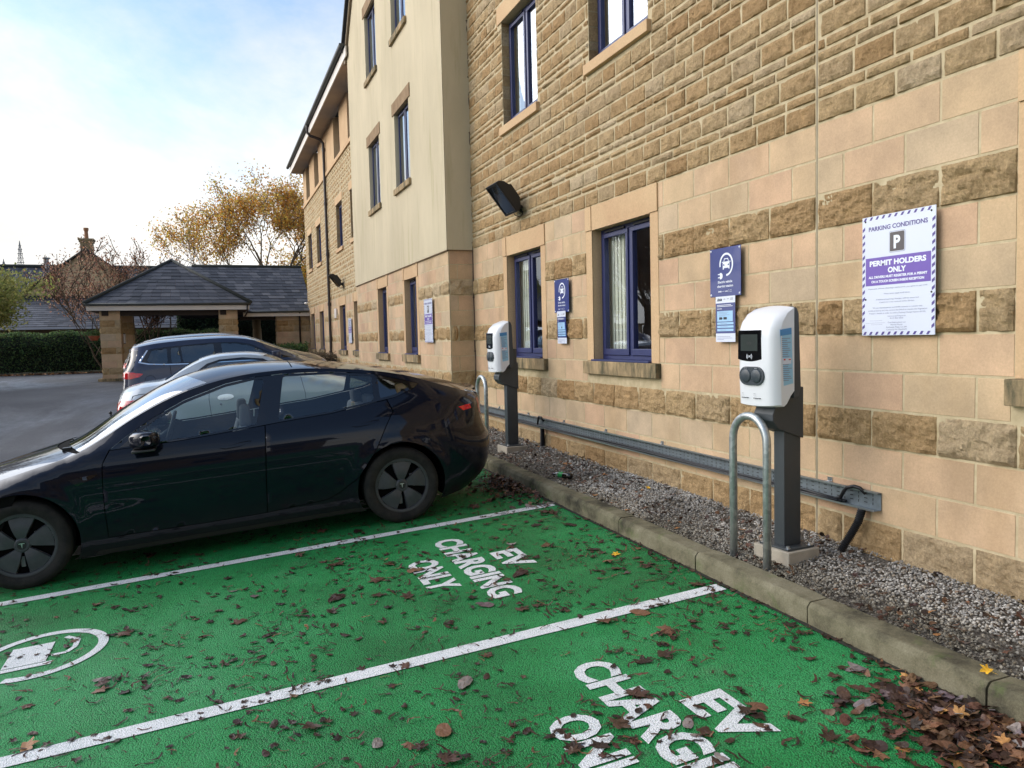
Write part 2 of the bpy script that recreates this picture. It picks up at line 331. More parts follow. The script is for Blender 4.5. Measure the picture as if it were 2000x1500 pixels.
def stone(mb, fn, a, b, z0, z1, kind, res, rng):
    g = .0045 if kind != 'rubble' else .0065
    a += g; b -= g; z0 += g; z1 -= g
    if b-a < .02 or z1-z0 < .01: return
    tone = rng.random()
    if kind == 'smooth':
        e = .004
        P = [fn(s, z, 0) for s, z in ((a, z0), (b, z0), (b, z1), (a, z1))]+[fn(s, z, .0075) for s, z in ((a+e, z0+e), (b-e, z0+e), (b-e, z1-e), (a+e, z1-e))]
        mb.add(P, [(4, 5, 6, 7), (0, 1, 5, 4), (1, 2, 6, 5), (2, 3, 7, 6), (3, 0, 4, 7)], tone); return
    nx = max(3, int((b-a)/res)); nz = max(3, int((z1-z0)/res)); amp = {'rock': .024, 'rubble': .0145, 'plinth': .016}[kind]
    sd_ = rng.random()*50; vs = []; tlt = rng.uniform(-.4, .6); tx = rng.uniform(-.5, .5); p0 = rng.uniform(.3, .7)
    for i in range(nx+1):
        for j in range(nz+1):
            s = a+(b-a)*i/nx; z = z0+(z1-z0)*j/nz
            e = min(s-a, b-s, z-z0, z1-z)
            if i in (0, nx) or j in (0, nz): vs.append(fn(s, z, .0)); continue
            if i in (1, nx-1) and nx > 4: s = (a if i == 1 else b)+(.006 if i == 1 else -.006)
            if j in (1, nz-1) and nz > 4: z = (z0 if j == 1 else z1)+(.005 if j == 1 else -.005)
            q = Vector((s, z, sd_)); qa = Vector((s*.8, z*1.7, sd_))
            t = (noise.noise(qa*8)+.55*noise.noise(qa*17))*2.6; tf = math.floor(t); fr = t-tf; ter = (tf+min(1, max(0, (fr-.5)*3+.5)))/2.6
            n = ter*.75+noise.noise(q*26)*.35+(abs(noise.noise(q*41))-.25)*.5
            v = (z-z0)/(z1-z0); u = (s-a)/(b-a)
            d = .014+amp*(.35+n+(tlt*.6+.55)*(.5-v)+tx*(u-.5))
            wb = .006+.022*max(0, noise.noise(Vector((s*14, sd_, 3)))+.25); eb = (z-z0)/wb; es = min(s-a, b-s, z1-z)/.014
            vs.append(fn(s+noise.noise(q*25)*.002, z, max(.003, d*min(1, .25+.75*min(eb, es)))))
    fs = [(i*(nz+1)+j, (i+1)*(nz+1)+j, (i+1)*(nz+1)+j+1, i*(nz+1)+j+1) for i in range(nx) for j in range(nz)]
    mb.add(vs, fs, tone)
def course(mb, fn, s0, s1, z0, z1, Ls, off, kind, res, holes, rng):
    iv = [(s0, s1)]
    for h in holes:
        if min(z1, h[3])-max(z0, h[2]) > .35*(z1-z0):
            nv = []
            for a, b in iv:
                if h[1] <= a or h[0] >= b: nv.append((a, b)); continue
                if h[0] > a: nv.append((a, h[0]))
                if h[1] < b: nv.append((h[1], b))
            iv = nv
    for a, b in iv:
        k = math.floor((a-off)/Ls)+1; cuts = [a]
        while off+k*Ls < b-.03:
            c = off+k*Ls+(rng.uniform(-.035, .035) if kind == 'rubble' else 0)
            if c > cuts[-1]+.05: cuts.append(c)
            k += 1
        cuts.append(b)
        for i in range(len(cuts)-1):
            if kind == 'rubble' and cuts[i+1]-cuts[i] < .07: pass
            rr = res(cuts[i]) if callable(res) else res
            stone(mb, fn, cuts[i], cuts[i+1], z0, z1, kind, rr, rng)
def backing(mb, fn, s0, s1, z0, z1, holes, d=.0050):
    S = sorted({s0, s1}|{v for h in holes for v in h[:2] if s0 < v < s1}); Z = sorted({z0, z1}|{v for h in holes for v in h[2:] if z0 < v < z1})
    for i in range(len(S)-1):
        for j in range(len(Z)-1):
            cs, cz = (S[i]+S[i+1])/2, (Z[j]+Z[j+1])/2
            if any(h[0] < cs < h[1] and h[2] < cz < h[3] for h in holes): continue
            mb.quad(fn(S[i], Z[j], d), fn(S[i+1], Z[j], d), fn(S[i+1], Z[j+1], d), fn(S[i], Z[j+1], d))
def reveal(mb, fn, h, dep=.15, top=True, tone=.5):
    a, b, z0, z1 = h
    q = [((a, z0), (a, z1)), ((b, z0), (b, z1)), ((a, z0), (b, z0))]+([((a, z1), (b, z1))] if top else [])
    for p, r in q: mb.quad(fn(*p, .003), fn(*r, .003), fn(*r, -dep), fn(*p, -dep), tone)
bld = thing('apartment_building', 'long three storey stone building with banded ashlar ground floor, cream rendered bay and navy windows', 'building', (D1, 10, -1.3))
BINV = bld.matrix_basis.inverted()
def bpart(mb, name, mat, parent=None, **k):
    o = mb.build(name, mat, None, **k)
    o.parent = parent or bld
    if not parent: o.matrix_parent_inverse = Matrix.Translation((-D1, -10, 1.3))
    return o
# openings: (s0,s1,z0,z1)
gf_main = [(5.949, 7.068, -.26, 1.07), (8.377, 9.496, -.26, 1.07), (1.30, 2.475, -.26, 1.07), (-1.2, -.05, -.26, 1.07)]
uf_main = [(5.949, 7.068, 2.73, 4.06), (8.377, 9.496, 2.73, 4.06), (1.30, 2.455, 2.73, 4.06)]
uf2_main = [(a, b, 5.39, 6.55) for a, b, _, _ in uf_main]
gf_bay = [(12.80, 13.66, -.26, 1.07), (15.17, 16.02, -.26, 1.07)]
uf_bay = [(12.86, 13.92, 2.73, 4.06), (15.28, 16.34, 2.73, 4.06)]
uf2_bay = [(a, b, 5.39, 6.72) for a, b, _, _ in uf_bay]
wing_s = [(20.05, 21.12), (22.50, 23.60), (27.1, 28.2), (29.58, 30.66)]
gf_wing = [(a, b, -.26, 1.07) for a, b in wing_s]; uf_wing = [(a, b, 2.75, 4.06) for a, b in wing_s]; uf2_wing = [(a, b, 5.375, 6.60) for a, b in wing_s]
sur = lambda h: (h[0]-.13, h[1]+.13, h[2], 1.315)
rng = random.Random(3)
ashl, rock, rub = MB(), MB(), MB()
JY = 3.935
def ground_floor(fn, s0, s1, op, res, off, plres=None, jt=None):
    hs = [sur(h) for h in op]+[(h[0]-.145, h[1]+.145, -.40, -.26) for h in op]+([(jt-.006, jt+.006, -9, 99)] if jt else [])
    for k in range(11):
        z0 = Z0+k*CO; kind = 'rock' if k in (2, 5, 8) else 'smooth'
        o = off if k % 2 == 0 else off-.225
        course(rock if kind == 'rock' else ashl, fn, s0, s1, z0, z0+CO, .45, o, kind, res, hs, rng)
    course(rock, fn, s0, s1, Z0-.235, Z0, .45, off-.225, 'plinth', plres or res, hs, rng)
nearres = lambda s: .0125 if s < 6 else .021
for a_ in ((fmain, -3.0, BY0, gf_main, nearres, JY, None, JY), (fbay, BY0, BY1, gf_bay, .05, BY0), (fret, D2, D1, [], .04, D2-.1), (fmain, BY1, WY1, gf_wing, .10, BY1)):
    ashl, rock = MB(), MB(); ground_floor(*a_); bpart(ashl, 'ashlar_wall', ASH); bpart(rock, 'rock_faced_band', ROCK)
def rubble(fn, s0, s1, z0, z1, op, res, off=0, jt=None):
    z = z0; k = 0; seq = [.15, .075, .15, .075, .075, .15, .075, .15, .15, .075]
    hs = list(op)+([(jt-.006, jt+.006, -9, 99)] if jt else [])
    while z < z1-.02:
        h = min(seq[k % len(seq)], z1-z)
        course(rub, fn, s0, s1, z, z+h, .30 if h > .1 else .34, off+[0, .16, .05, .22, .11, .27, .07][k % 7], 'rubble', (lambda s: res(s)*(1 if h > .1 else .8)) if callable(res) else res, hs, rng)
        z += h; k += 1
lint = lambda h: (h[0]-.135, h[1]+.135, 4.06, 4.285)
silh = lambda h: (h[0]-.06, h[1]+.06, h[2]-.105, h[2])
oph = uf_main+uf2_main
rub = MB(); rubble(fmain, -3.0, BY0, 1.315, 6.68, oph+[lint(h) for h in uf_main]+[silh(h) for h in oph], lambda s: .0135 if s < 6 else .023, jt=JY)
opw = uf_wing
bpart(rub, 'coursed_rubble_wall', ROCK); rub = MB(); rubble(fmain, BY1, WY1, 1.315, 5.255, opw+[lint(h) for h in uf_wing]+[silh(h) for h in opw], .095)
bpart(rub, 'coursed_rubble_wall', ROCK)
mo = MB()
backing(mo, fmain, -3.0, BY0, -1.6, 6.7, gf_main+uf_main+uf2_main); backing(mo, fbay, BY0, BY1, -1.6, 1.32, gf_bay); backing(mo, fret, D2, D1, -1.6, 1.32, [])
backing(mo, fmain, BY1, WY1, -1.6, 5.30, gf_wing+uf_wing)
mo.quad((D2, BY1, -1.6), (D1, BY1, -1.6), (D1, BY1, 7), (D2, BY1, 7))
# the far gable end of the wing and the two closing sides
for Y in (WY1, -3.0): mo.add([(D1, Y, -1.6), (13, Y, -1.6), (13, Y, 6.9), (8.35, Y, 9.8), (D1, Y, 6.9)], [(0, 1, 2, 3, 4)])
mo.quad((13, -3, -1.6), (13, WY1, -1.6), (13, WY1, 6.9), (13, -3, 6.9))
bpart(mo, 'mortar_wall', MORT)
rv2 = MB()
for h in uf_main+uf2_main+uf_wing: reveal(rv2, fmain, h, top=False)
for fn, ops in ((fmain, gf_main), (fbay, gf_bay), (fmain, gf_wing)):
    for h in ops:
        rv = MB(); reveal(rv, fn, h); a, b = h[0], h[1]
        for s0, s1 in ((a-.13, a), (b, b+.13)):
            wbox(rv, fn, s0, s1, -.26, 1.07, 0, .010, .4); wbox(rv, fn, s0, s1, 1.073, 1.312, 0, .020, .45)
        wbox(rv, fn, a+.002, b-.002, 1.07, 1.312, 0, .012, .6); bpart(rv, 'window_surround', SAWN)
# quoin reveals for the upper windows (coursed)
q2 = MB()
for fn, ops in ((fmain, uf_main+uf2_main+uf_wing),):
    for h in ops:
        z = h[2]; k = 0
        while z < h[3]-.02:
            hh = min([.15, .075, .15, .15][k % 4], h[3]-z)
            for s, dr in ((h[0], 1), (h[1], -1)):
                q2.quad(fn(s+dr*.006, z+.005, .004), fn(s+dr*.006, z+hh-.005, .004), fn(s+dr*.006, z+hh-.005, -.12), fn(s+dr*.006, z+.005, -.12), rng.random())
            z += hh; k += 1
bpart(q2, 'quoin_reveal', ROCK)
bpart(rv2, 'reveal', MORT)
# expansion joint, dark corner joint with cable
ej = MB(); wbox(ej, fmain, JY-.0058, JY+.0058, -1.4, 6.6, 0, .006); bpart(ej, 'expansion_joint', simple('joint_sealant', srgb(134, 124, 104), .8, var=.2, vs=6))
cj = MB(); pts = [(D1-.016+.004*sin(k*1.7), BY0-.022+.006*sin(k*2.3), -1.3+k*.2) for k in range(44)]
cj.tube(pts, .0075, 6); 
for k in range(0, 40, 4): cj.box(D1-.03, D1-.004, BY0-.036, BY0-.012, -1.0+k*.2, -.985+k*.2)
bpart(cj, 'cable', simple('old_cable', srgb(84, 66, 52), .6, var=.3, vs=9))
# ------------------------------------------------------------------ windows
def window(fn, h, mull=.5, blind=(0, .45), dep=.11, sill='gf', lintel=None, lmat=None, slim=0):
    s0, s1, z0, z1 = h; W = s1-s0
    fr = MB(); e = .001
    F = .028 if slim else .045; PR = .014 if slim else .026
    wbox(fr, fn, s0+e, s1-e, z1-F, z1-e, -dep-.05, -dep+PR*.45); wbox(fr, fn, s0+e, s1-e, z0+.015, z0+F+.01, -dep-.05, -dep+PR*.45)
    wbox(fr, fn, s0+e, s0+F, z0+F+.01, z1-F, -dep-.05, -dep+PR*.45); wbox(fr, fn, s1-F, s1-e, z0+F+.01, z1-F, -dep-.05, -dep+PR*.45)
    sm = s1-W*mull  # mullion, measured from the left as seen
    wbox(fr, fn, sm-.022, sm+.022, z0+F+.01, z1-F, -dep-.05, -dep+PR*.45)
    o = bpart(fr, 'window', NAVY, bevel=.003, seg=1)
    ss = MB(); S = .028 if slim else .042
    panes = []
    for a, b in ((s0+F, sm-.022), (sm+.022, s1-F)):
        zz0, zz1 = z0+F+.01, z1-F
        a += .003; b -= .003; zz0 += .003; zz1 -= .003
        wbox(ss, fn, a, b, zz1-S, zz1, -dep-.03, -dep+PR); wbox(ss, fn, a, b, zz0, zz0+S+.02, -dep-.03, -dep+PR)
        wbox(ss, fn, a, a+S, zz0+S+.02, zz1-S, -dep-.03, -dep+PR); wbox(ss, fn, b-S, b, zz0+S+.02, zz1-S, -dep-.03, -dep+PR)
        panes.append((a+S, b-S, zz0+S+.02, zz1-S))
    bpart(ss, 'sash', NAVY, o, bevel=.004, seg=2)
    vt = MB()
    for a, b, c, d in panes: wbox(vt, fn, a+.02, b-.02, z1-F+.008, z1-F+.026, -dep+.013, -dep+.03)
    bpart(vt, 'trickle_vent', BLACKP, o)
    for a, b, c, d in panes:
        p = MB(); p.quad(fn(a, c, -dep), fn(b, c, -dep), fn(b, d, -dep), fn(a, d, -dep)); bpart(p, 'pane', UGLASS if z0 > 1 else WGLASS, o)
    bl = MB(); a = s1-W*blind[1]; b = s1-W*blind[0]; s = a
    while s < b:
        bl.quad(fn(s, z0+.06, -dep-.058), fn(s+.075, z0+.06, -dep-.066), fn(s+.075, z1-.03, -dep-.066), fn(s, z1-.03, -dep-.058)); s += .07
    bpart(bl, 'blind', BLIND, o)
    ms = MB()
    if sill == 'gf':
        wbox(ms, fn, s0+.002, s1-.002, z0-.002, z0+.015, -dep-.02, .045); bpart(ms, 'metal_sill', NAVY, o, bevel=.002, seg=1)
        st = MB(); wbox(st, fn, s0-.15, s1+.15, z0-.135, z0-.003, 0, .062); bpart(st, 'sill', SILL, o, bevel=.006, seg=2)
    else:
        wbox(ms, fn, s0+.002, s1-.002, z0, z0+.014, -dep-.02, .03); bpart(ms, 'metal_sill', NAVY, o, bevel=.002, seg=1)
        if sill == 'up':
            st = MB(); wbox(st, fn, s0-.055, s1+.055, z0-.105, z0-.002, 0, .052); bpart(st, 'sill', SILL if lmat is LINT else SAWN, o, bevel=.005, seg=2)
    if lintel:
        st = MB(); wbox(st, fn, s0-.13, s1+.13, z1, z1+.22, -dep, .022); bpart(st, 'lintel', lmat, o, bevel=.004, seg=1)
    return o
for i, h in enumerate(gf_main): window(fmain, h, .52, (0, .46) if i else (0, .5))
for h in gf_bay+gf_wing: window(fbay if h in gf_bay else fmain, h, .55, (0, .8))
for h in uf_main+uf2_main+uf_wing: window(fmain, h, .52, (0, .16), sill='up', lintel=True, lmat=SAWN)
fb2 = lambda s, z, d: (D2-.03-d, s, z)
for h in uf_bay+uf2_bay: window(fb2, h, .5, (0, .85), sill='up', lintel=True, lmat=LINT, dep=.075, slim=1)
for h in uf2_wing: window(fmain, h, .5, (0, .3), sill='none', dep=.18, slim=1)
inn = MB(); inn.quad((4.9, -3, -1.6), (4.9, WY1, -1.6), (4.9, WY1, 7), (4.9, -3, 7))
for z in (-.9, 1.5, 4.2): inn.quad((3.9, -3, z), (4.9, -3, z), (4.9, WY1, z), (3.9, WY1, z))
for y in (4.6, 7.9, 11.5, 14.6, 19, 21.8, 25.5, 28.9): inn.quad((3.95, y, -1.6), (4.9, y, -1.6), (4.9, y, 7), (3.95, y, 7))
bpart(inn, 'interior_wall', ROOM)
# ------------------------------------------------------------------ rendered bay
rd = MB(); RT = 6.71; opb = uf_bay+uf2_bay
backing(rd, fb2, BY0-.03, BY1+.02, 1.302, RT, opb)
mid = (BY0+BY1)/2; apex = RT+(BY1-mid)*1.0
rd.add([fb2(BY0-.03, RT, 0), fb2(BY1+.02, RT, 0), fb2(mid, apex, 0)], [(0, 1, 2)])
rd.quad((D2-.03, BY0-.03, 1.302), (D1+.02, BY0-.03, 1.302), (D1+.02, BY0-.03, RT+.2), (D2-.03, BY0-.03, RT+.2))
rd.quad((D2-.03, BY1+.02, 1.302), (D1+.02, BY1+.02, 1.302), (D1+.02, BY1+.02, RT+.2), (D2-.03, BY1+.02, RT+.2))
rd.quad((D2-.03, BY0-.03, 1.302), (D2-.03, BY1+.02, 1.302), (D2+.02, BY1+.02, 1.302), (D2+.02, BY0-.03, 1.302))
rd.quad((D2-.03, BY0-.03, 1.302), (D1, BY0-.03, 1.302), (D1, BY0+.02, 1.302), (D2-.03, BY0+.02, 1.302))
for h in opb: reveal(rd, fb2, h, top=False)
bpart(rd, 'rendered_bay', RENDER)
dr = MB(); wbox(dr, fb2, BY0-.032, BY1+.022, 1.290, 1.300, -.02, .004); dr.box(D2-.03, D1-.02, BY0-.034, BY0-.005, 1.290, 1.300); bpart(dr, 'render_bead', simple('bead', srgb(120, 98, 70), .8))
# verge and gable roof of the bay
vg = MB(); vc = MB()
for sgn, ye in ((1, BY1), (-1, BY0)):
    A = Vector((D2-.03, ye+sgn*.16, RT-.10)); B = Vector((D2-.03, mid, apex+.06)); dv = (B-A)
    for mbx, x0, x1, t0, t1 in ((vg, -.055, 0, -.02, .16), (vc, -.13, 8.0, .165, .26)):
        P = []
        for p in (A, B):
            for x in (x0, x1):
                for t in (t0, t1): P.append((p.x+x, p.y, p.z+t))
        mbx.add(P, [(0, 1, 3, 2), (4, 6, 7, 5), (0, 4, 5, 1), (2, 3, 7, 6), (0, 2, 6, 4), (1, 5, 7, 3)])
    vg.box(D2-.085, D2-.03, ye+sgn*.16-.12, ye+sgn*.16+.02, RT-.2, RT+.02)
bpart(vg, 'verge_board', simple('verge', srgb(126, 110, 88), .7, var=.1)); bpart(vc, 'bay_roof', SLATE)
# ------------------------------------------------------------------ top floor panels of the wing
edges = [BY1+.02]+[v for a, b in wing_s for v in (a, b)]+[WY1]
for i in range(0, len(edges), 2):
    a, b = edges[i], edges[i+1]; n = max(1, round((b-a)/.95))
    for k in range(n): pn = MB(); wbox(pn, fmain, a+(b-a)*k/n+.004, a+(b-a)*(k+1)/n-.004, 5.375, 6.70, -.25, .004, rng.random()); bpart(pn, 'top_floor_panel', SAWN)
sc = MB(); wbox(sc, fmain, BY1+.02, WY1+.01, 5.255, 5.372, 0, .05); bpart(sc, 'string_course', SAWN, bevel=.004)
# eaves
ev = MB(); XO = 3.20
for y0, y1 in ((BY1-.2, WY1+.15), (-3.0, BY0-.19)):
    ev.mi = 0; ev.box(XO+.03, D1+.05, y0, y1, 6.66, 6.675)
    ev.mi = 1; ev.box(XO, XO+.028, y0, y1, 6.60, 6.83)
bpart(ev, 'eaves', [SOFF, PVC])
gt = MB()
for y0, y1 in ((BY1-.1, WY1+.2), (-3.0, BY0-.2)):
    prof = [(XO-.125+.06-.06*cos(t*pi/6), 6.90-.07*sin(t*pi/6)) for t in range(7)]; prof = prof+[(XO-.01, 6.91), (XO-.12, 6.91)]
    gt.prism([p for p in prof], lambda x, z: (x, y0, z), lambda x, z: (x, y1, z))
bpart(gt, 'gutter', GUTT)
rf = MB()
for y0, y1 in ((BY1+.0, WY1+.2), (-3.0, BY0)):
    rf.add([(XO-.06, y0, 6.93), (XO-.06, y1, 6.93), (8.35, y1, 10.15), (8.35, y0, 10.15), (13.5, y0, 6.93), (13.5, y1, 6.93), (XO-.06, y0, 6.86), (XO-.06, y1, 6.86)], [(0, 1, 2, 3), (3, 2, 5, 4), (0, 6, 7, 1)])
    rf.quad((XO-.06, y1, 6.86), (XO-.06, y1, 6.93), (8.35, y1, 10.15), (8.35, y1, 10.05))
bpart(rf, 'roof', SLATE)
dpm = MB(); yd = 25.3
dpm.tube([(XO-.06, yd, 6.86), (XO-.06, yd, 6.62), (XO+.02, yd-.02, 6.52), (D1-.17, yd-.05, 6.42), (D1-.07, yd-.05, 6.30), (D1-.07, yd-.05, 5), (D1-.07, yd-.05, -1.15)], .045, 10)
for z in (6.1, 4.4, 2.8, 1.2, -.4): dpm.tube([(D1-.07, yd-.05, z-.05), (D1-.07, yd-.05, z+.05)], .058, 10)
bpart(dpm, 'downpipe', DPIPE, auto=40)
vn = MB(); wbox(vn, fmain, 24.05, 24.42, .72, 1.02, .01, .05); bpart(vn, 'vent_grille', PVC, bevel=.008)
# ------------------------------------------------------------------ ground sheets
def sheet(name, xs, ys, mat, off=0, zf=gz):
    mb = MB(); nx, ny = len(xs), len(ys)
    vs = [(x, y, zf(min(x, KX), y)+off) for x in xs for y in ys]
    mb.add(vs, [(i*ny+j, (i+1)*ny+j, (i+1)*ny+j+1, i*ny+j+1) for i in range(nx-1) for j in range(ny-1)])
    return struct(mb.build(name, mat, smooth=True))
fr_ = lambda a, b, s: [a+s*i for i in range(int(round((b-a)/s))+1)]
sheet('ground', [-600, -200, -80, -40, -20]+fr_(-12, 2.5, .5)+[KX, 3.2, 20, 200, 600], [-600, -100, -30, -12]+fr_(-6, 34, .5)+[45, 60, 90, 200, 900], ASPH, -.004)
sheet('green_bay_surface', fr_(-2.3, 2.7, .5)+[KX], [-6, -5]+fr_(-4.5, 11, .5)+[11.14], GREEN)
# kerb stones
kb = MB(); kr = random.Random(5); Y = -3.88; 
while Y < 20:
    y0, y1 = Y+.004, Y+.996; n = 12
    prof = [(KX, -.2), (KX+.001, .088), (KX+.004, .096), (KX+.022, .118), (KX+.030, .122), (KX+.143, .125), (KX+.148, .119), (KX+.149, -.2)]
    dx = kr.uniform(-.004, .004); dz = kr.uniform(-.003, .003); vs = []
    for i in range(n+1):
        yy = y0+(y1-y0)*i/n; e = .004 if i in (0, n) else 0
        for (px, pz) in prof:
            q = Vector((px*3, yy*4, pz*9)); vs.append((px+dx+noise.noise(q)*.004+(e if px < KX+.02 else -e if px > KX+.13 else 0), yy, gz(KX, yy)+pz+dz+noise.noise(q*2.3)*.002-(e if pz > .1 else 0)))
    m = len(prof); kb.add(vs, [(i*m+j, (i+1)*m+j, (i+1)*m+j+1, i*m+j+1) for i in range(n) for j in range(m-1)]+[tuple(range(m)), tuple(n*m+j for j in range(m))[::-1]])
    Y += 1.0
struct(kb.build('kerb', KERB, auto=24))
dm = MB()
for i in range(60): 
    y = -3+i*.35; dm.quad((KX-.03-.02*noise.noise((0, y*2, 0)), y, gz(KX, y)+.0045), (KX+.01, y, gz(KX, y)+.0045), (KX+.01, y+.35, gz(KX, y+.35)+.0045), (KX-.03-.02*noise.noise((0, (y+.35)*2, 0)), y+.35, gz(KX, y+.35)+.0045))
struct(dm.build('gutter_dirt', simple('silt', srgb(44, 42, 32), .9, var=.3, vs=12, bump=.6)))
# gravel strip
gb = MB(); ys = fr_(-4, 19, .5)
for a, b in zip(ys, ys[1:]): gb.quad((2.985, a, gravz(2.985, a)-.012), (D1+.02, a, gravz(D1, a)-.012), (D1+.02, b, gravz(D1, b)-.012), (2.985, b, gravz(2.985, b)-.012))
struct(gb.build('gravel_bed', GBED))
ico_v = []; t_ = (1+5**.5)/2
for a, b in ((-1, t_), (1, t_), (-1, -t_), (1, -t_)): ico_v += [(a, b, 0)]
for a, b in ((-1, t_), (1, t_), (-1, -t_), (1, -t_)): ico_v += [(0, a, b)]
for a, b in ((t_, -1), (t_, 1), (-t_, -1), (-t_, 1)): ico_v += [(a, 0, b)]
ico_v = [Vector(v).normalized() for v in ico_v]
ico_f = [(0, 11, 5), (0, 5, 1), (0, 1, 7), (0, 7, 10), (0, 10, 11), (1, 5, 9), (5, 11, 4), (11, 10, 2), (10, 7, 6), (7, 1, 8), (3, 9, 4), (3, 4, 2), (3, 2, 6), (3, 6, 8), (3, 8, 9), (4, 9, 5), (2, 4, 11), (6, 2, 10), (8, 6, 7), (9, 8, 1)]
gcols = [(.33, .33, .32), (.24, .24, .24), (.42, .42, .41), (.17, .165, .155), (.27, .24, .20), (.50, .50, .49), (.34, .32, .29), (.28, .28, .28)]
gr = random.Random(11); gm = MB()
def pebble(mb, x, y, z, r, rg, col):
    sc = Vector((r*rg.uniform(.7, 1.35), r*rg.uniform(.7, 1.3), r*rg.uniform(.5, .95))); rot = Matrix.Rotation(rg.uniform(0, 6.28), 3, 'Z') @ Matrix.Rotation(rg.uniform(-.6, .6), 3, 'X')
    mb.add([rot @ Vector((v.x*sc.x, v.y*sc.y, v.z*sc.z))*rg.uniform(.8, 1.15)+Vector((x, y, z)) for v in ico_v], ico_f, col)
for i in range(25000):
    u = gr.random(); yy = 1.2+ (5.2*gr.random() if i < 19000 else 5.2+11*gr.random()**1.3)
    xx = 2.995+gr.random()*(D1-2.995 if yy < BY0 else .31)
    if noise.noise((xx*3, yy*2.2, 9)) > .30 and gr.random() < .75: continue
    r = gr.uniform(.0042, .0095)*(1.0 if yy < 5 else 1.4)
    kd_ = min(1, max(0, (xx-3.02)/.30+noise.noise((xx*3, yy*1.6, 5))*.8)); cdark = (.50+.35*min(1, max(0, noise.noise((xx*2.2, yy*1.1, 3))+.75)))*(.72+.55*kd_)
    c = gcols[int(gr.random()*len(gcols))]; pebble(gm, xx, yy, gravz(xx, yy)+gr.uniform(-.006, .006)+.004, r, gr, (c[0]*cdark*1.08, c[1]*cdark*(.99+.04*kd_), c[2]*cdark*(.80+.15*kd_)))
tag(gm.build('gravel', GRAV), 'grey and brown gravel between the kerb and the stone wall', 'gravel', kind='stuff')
# ------------------------------------------------------------------ text helper
def text_polys(txt, height, width=None, bold=0.0, shear=0, align='LEFT', space=1.0, line=1.0):
    cu = bpy.data.curves.new('t', 'FONT'); cu.body = txt; cu.size = 1; cu.offset = bold; cu.shear = shear; cu.space_character = space; cu.align_x = align; cu.space_line = line
    cu.resolution_u = 3; cu.fill_mode = 'FRONT'
    o = bpy.data.objects.new('t', cu); COL.objects.link(o); dg = C.evaluated_depsgraph_get(); dg.update()
    me = bpy.data.meshes.new_from_object(o.evaluated_get(dg)); vs = [v.co.copy() for v in me.vertices]; fs = [tuple(p.vertices) for p in me.polygons]
    bpy.data.objects.remove(o); bpy.data.curves.remove(cu); bpy.data.meshes.remove(me)
    k = height/.73    # cap height of the built in font
    x0 = min(v.x for v in vs); x1 = max(v.x for v in vs)
    kx = width/(x1-x0) if width else k
    ox = x0 if align == 'LEFT' else (x0+x1)/2
    return [((v.x-ox)*kx, v.y*k) for v in vs], fs
def put_text(mb, fn, txt, h, x, y, width=None, **k):
    P, F = text_polys(txt, h, width, **k); mb.add([fn(a+x, b+y) for a, b in P], F)
def clean(s_): return s_
# ------------------------------------------------------------------ painted lines and lettering
def drape(X, Y, off=.0045): return (X, Y, gz(X, Y)+off)
for yl in (1.34, 3.79, 6.24, 8.69):
    mb = MB(); n = 40
    for i in range(n):
        xa, xb = -2.25+5.06*i/n, -2.25+5.06*(i+1)/n
        w0 = [.052+.004*noise.noise((x*3, yl, k)) for x in (xa, xb) for k in (0, 5)]
        mb.quad(drape(xa, yl-w0[0]), drape(xb, yl-w0[2]), drape(xb, yl+w0[3]), drape(xa, yl+w0[1]))
    struct(mb.build('bay_line', PAINT))
for dy in (0, -2.46, 2.45):
    mb = MB()
    F = lambda a, b: drape(b, 5.05-a+dy, .0046)
    put_text(mb, lambda a, b: F(a, b), 'EV', .205, -.20, 1.852, .40, bold=.042)
    put_text(mb, lambda a, b: F(a, b), 'CHARGING', .205, -.73, 1.562, 1.40, bold=.042)
    put_text(mb, lambda a, b: F(a, b), 'ONLY', .205, -.33, 1.255, .67, bold=.042)
    struct(mb.build('bay_lettering', PAINT2))
    # charging symbol in a ring with a gap at the lower left
    mb = MB(); cx, cy = -1.00, 5.05+dy*1.0; R0, R1 = .30, .355
    G = lambda a, b: drape(cx+a, cy+b, .0046)
    n = 64
    for i in range(n):
        t0, t1 = radians(-112+285*i/n), radians(-112+285*(i+1)/n)
        mb.quad(G(R0*cos(t0), R0*sin(t0)), G(R1*cos(t0), R1*sin(t0)), G(R1*cos(t1), R1*sin(t1)), G(R0*cos(t1), R0*sin(t1)))
    def poly(pts): mb.add([G(p[0]*.84, p[1]*.84) for p in pts], [tuple(range(len(pts)))])
    poly([(-.24, -.22), (.10, -.22), (.10, -.165), (-.24, -.165)]); poly([(-.20, -.155), (.06, -.155), (.06, .20), (-.20, .20)])
    for a, b in (((.08, -.06), (.17, -.06)), ((.17, -.06), (.21, .02)), ((.21, .02), (.21, .16)), ((.21, .16), (.12, .26))):
        d = Vector((b[0]-a[0], b[1]-a[1])).normalized()*.0; nn = Vector((-(b[1]-a[1]), b[0]-a[0])).normalized()*.018
        poly([(a[0]-nn.x, a[1]-nn.y), (b[0]-nn.x, b[1]-nn.y), (b[0]+nn.x, b[1]+nn.y), (a[0]+nn.x, a[1]+nn.y)])
    struct(mb.build('charging_symbol', PAINT2))
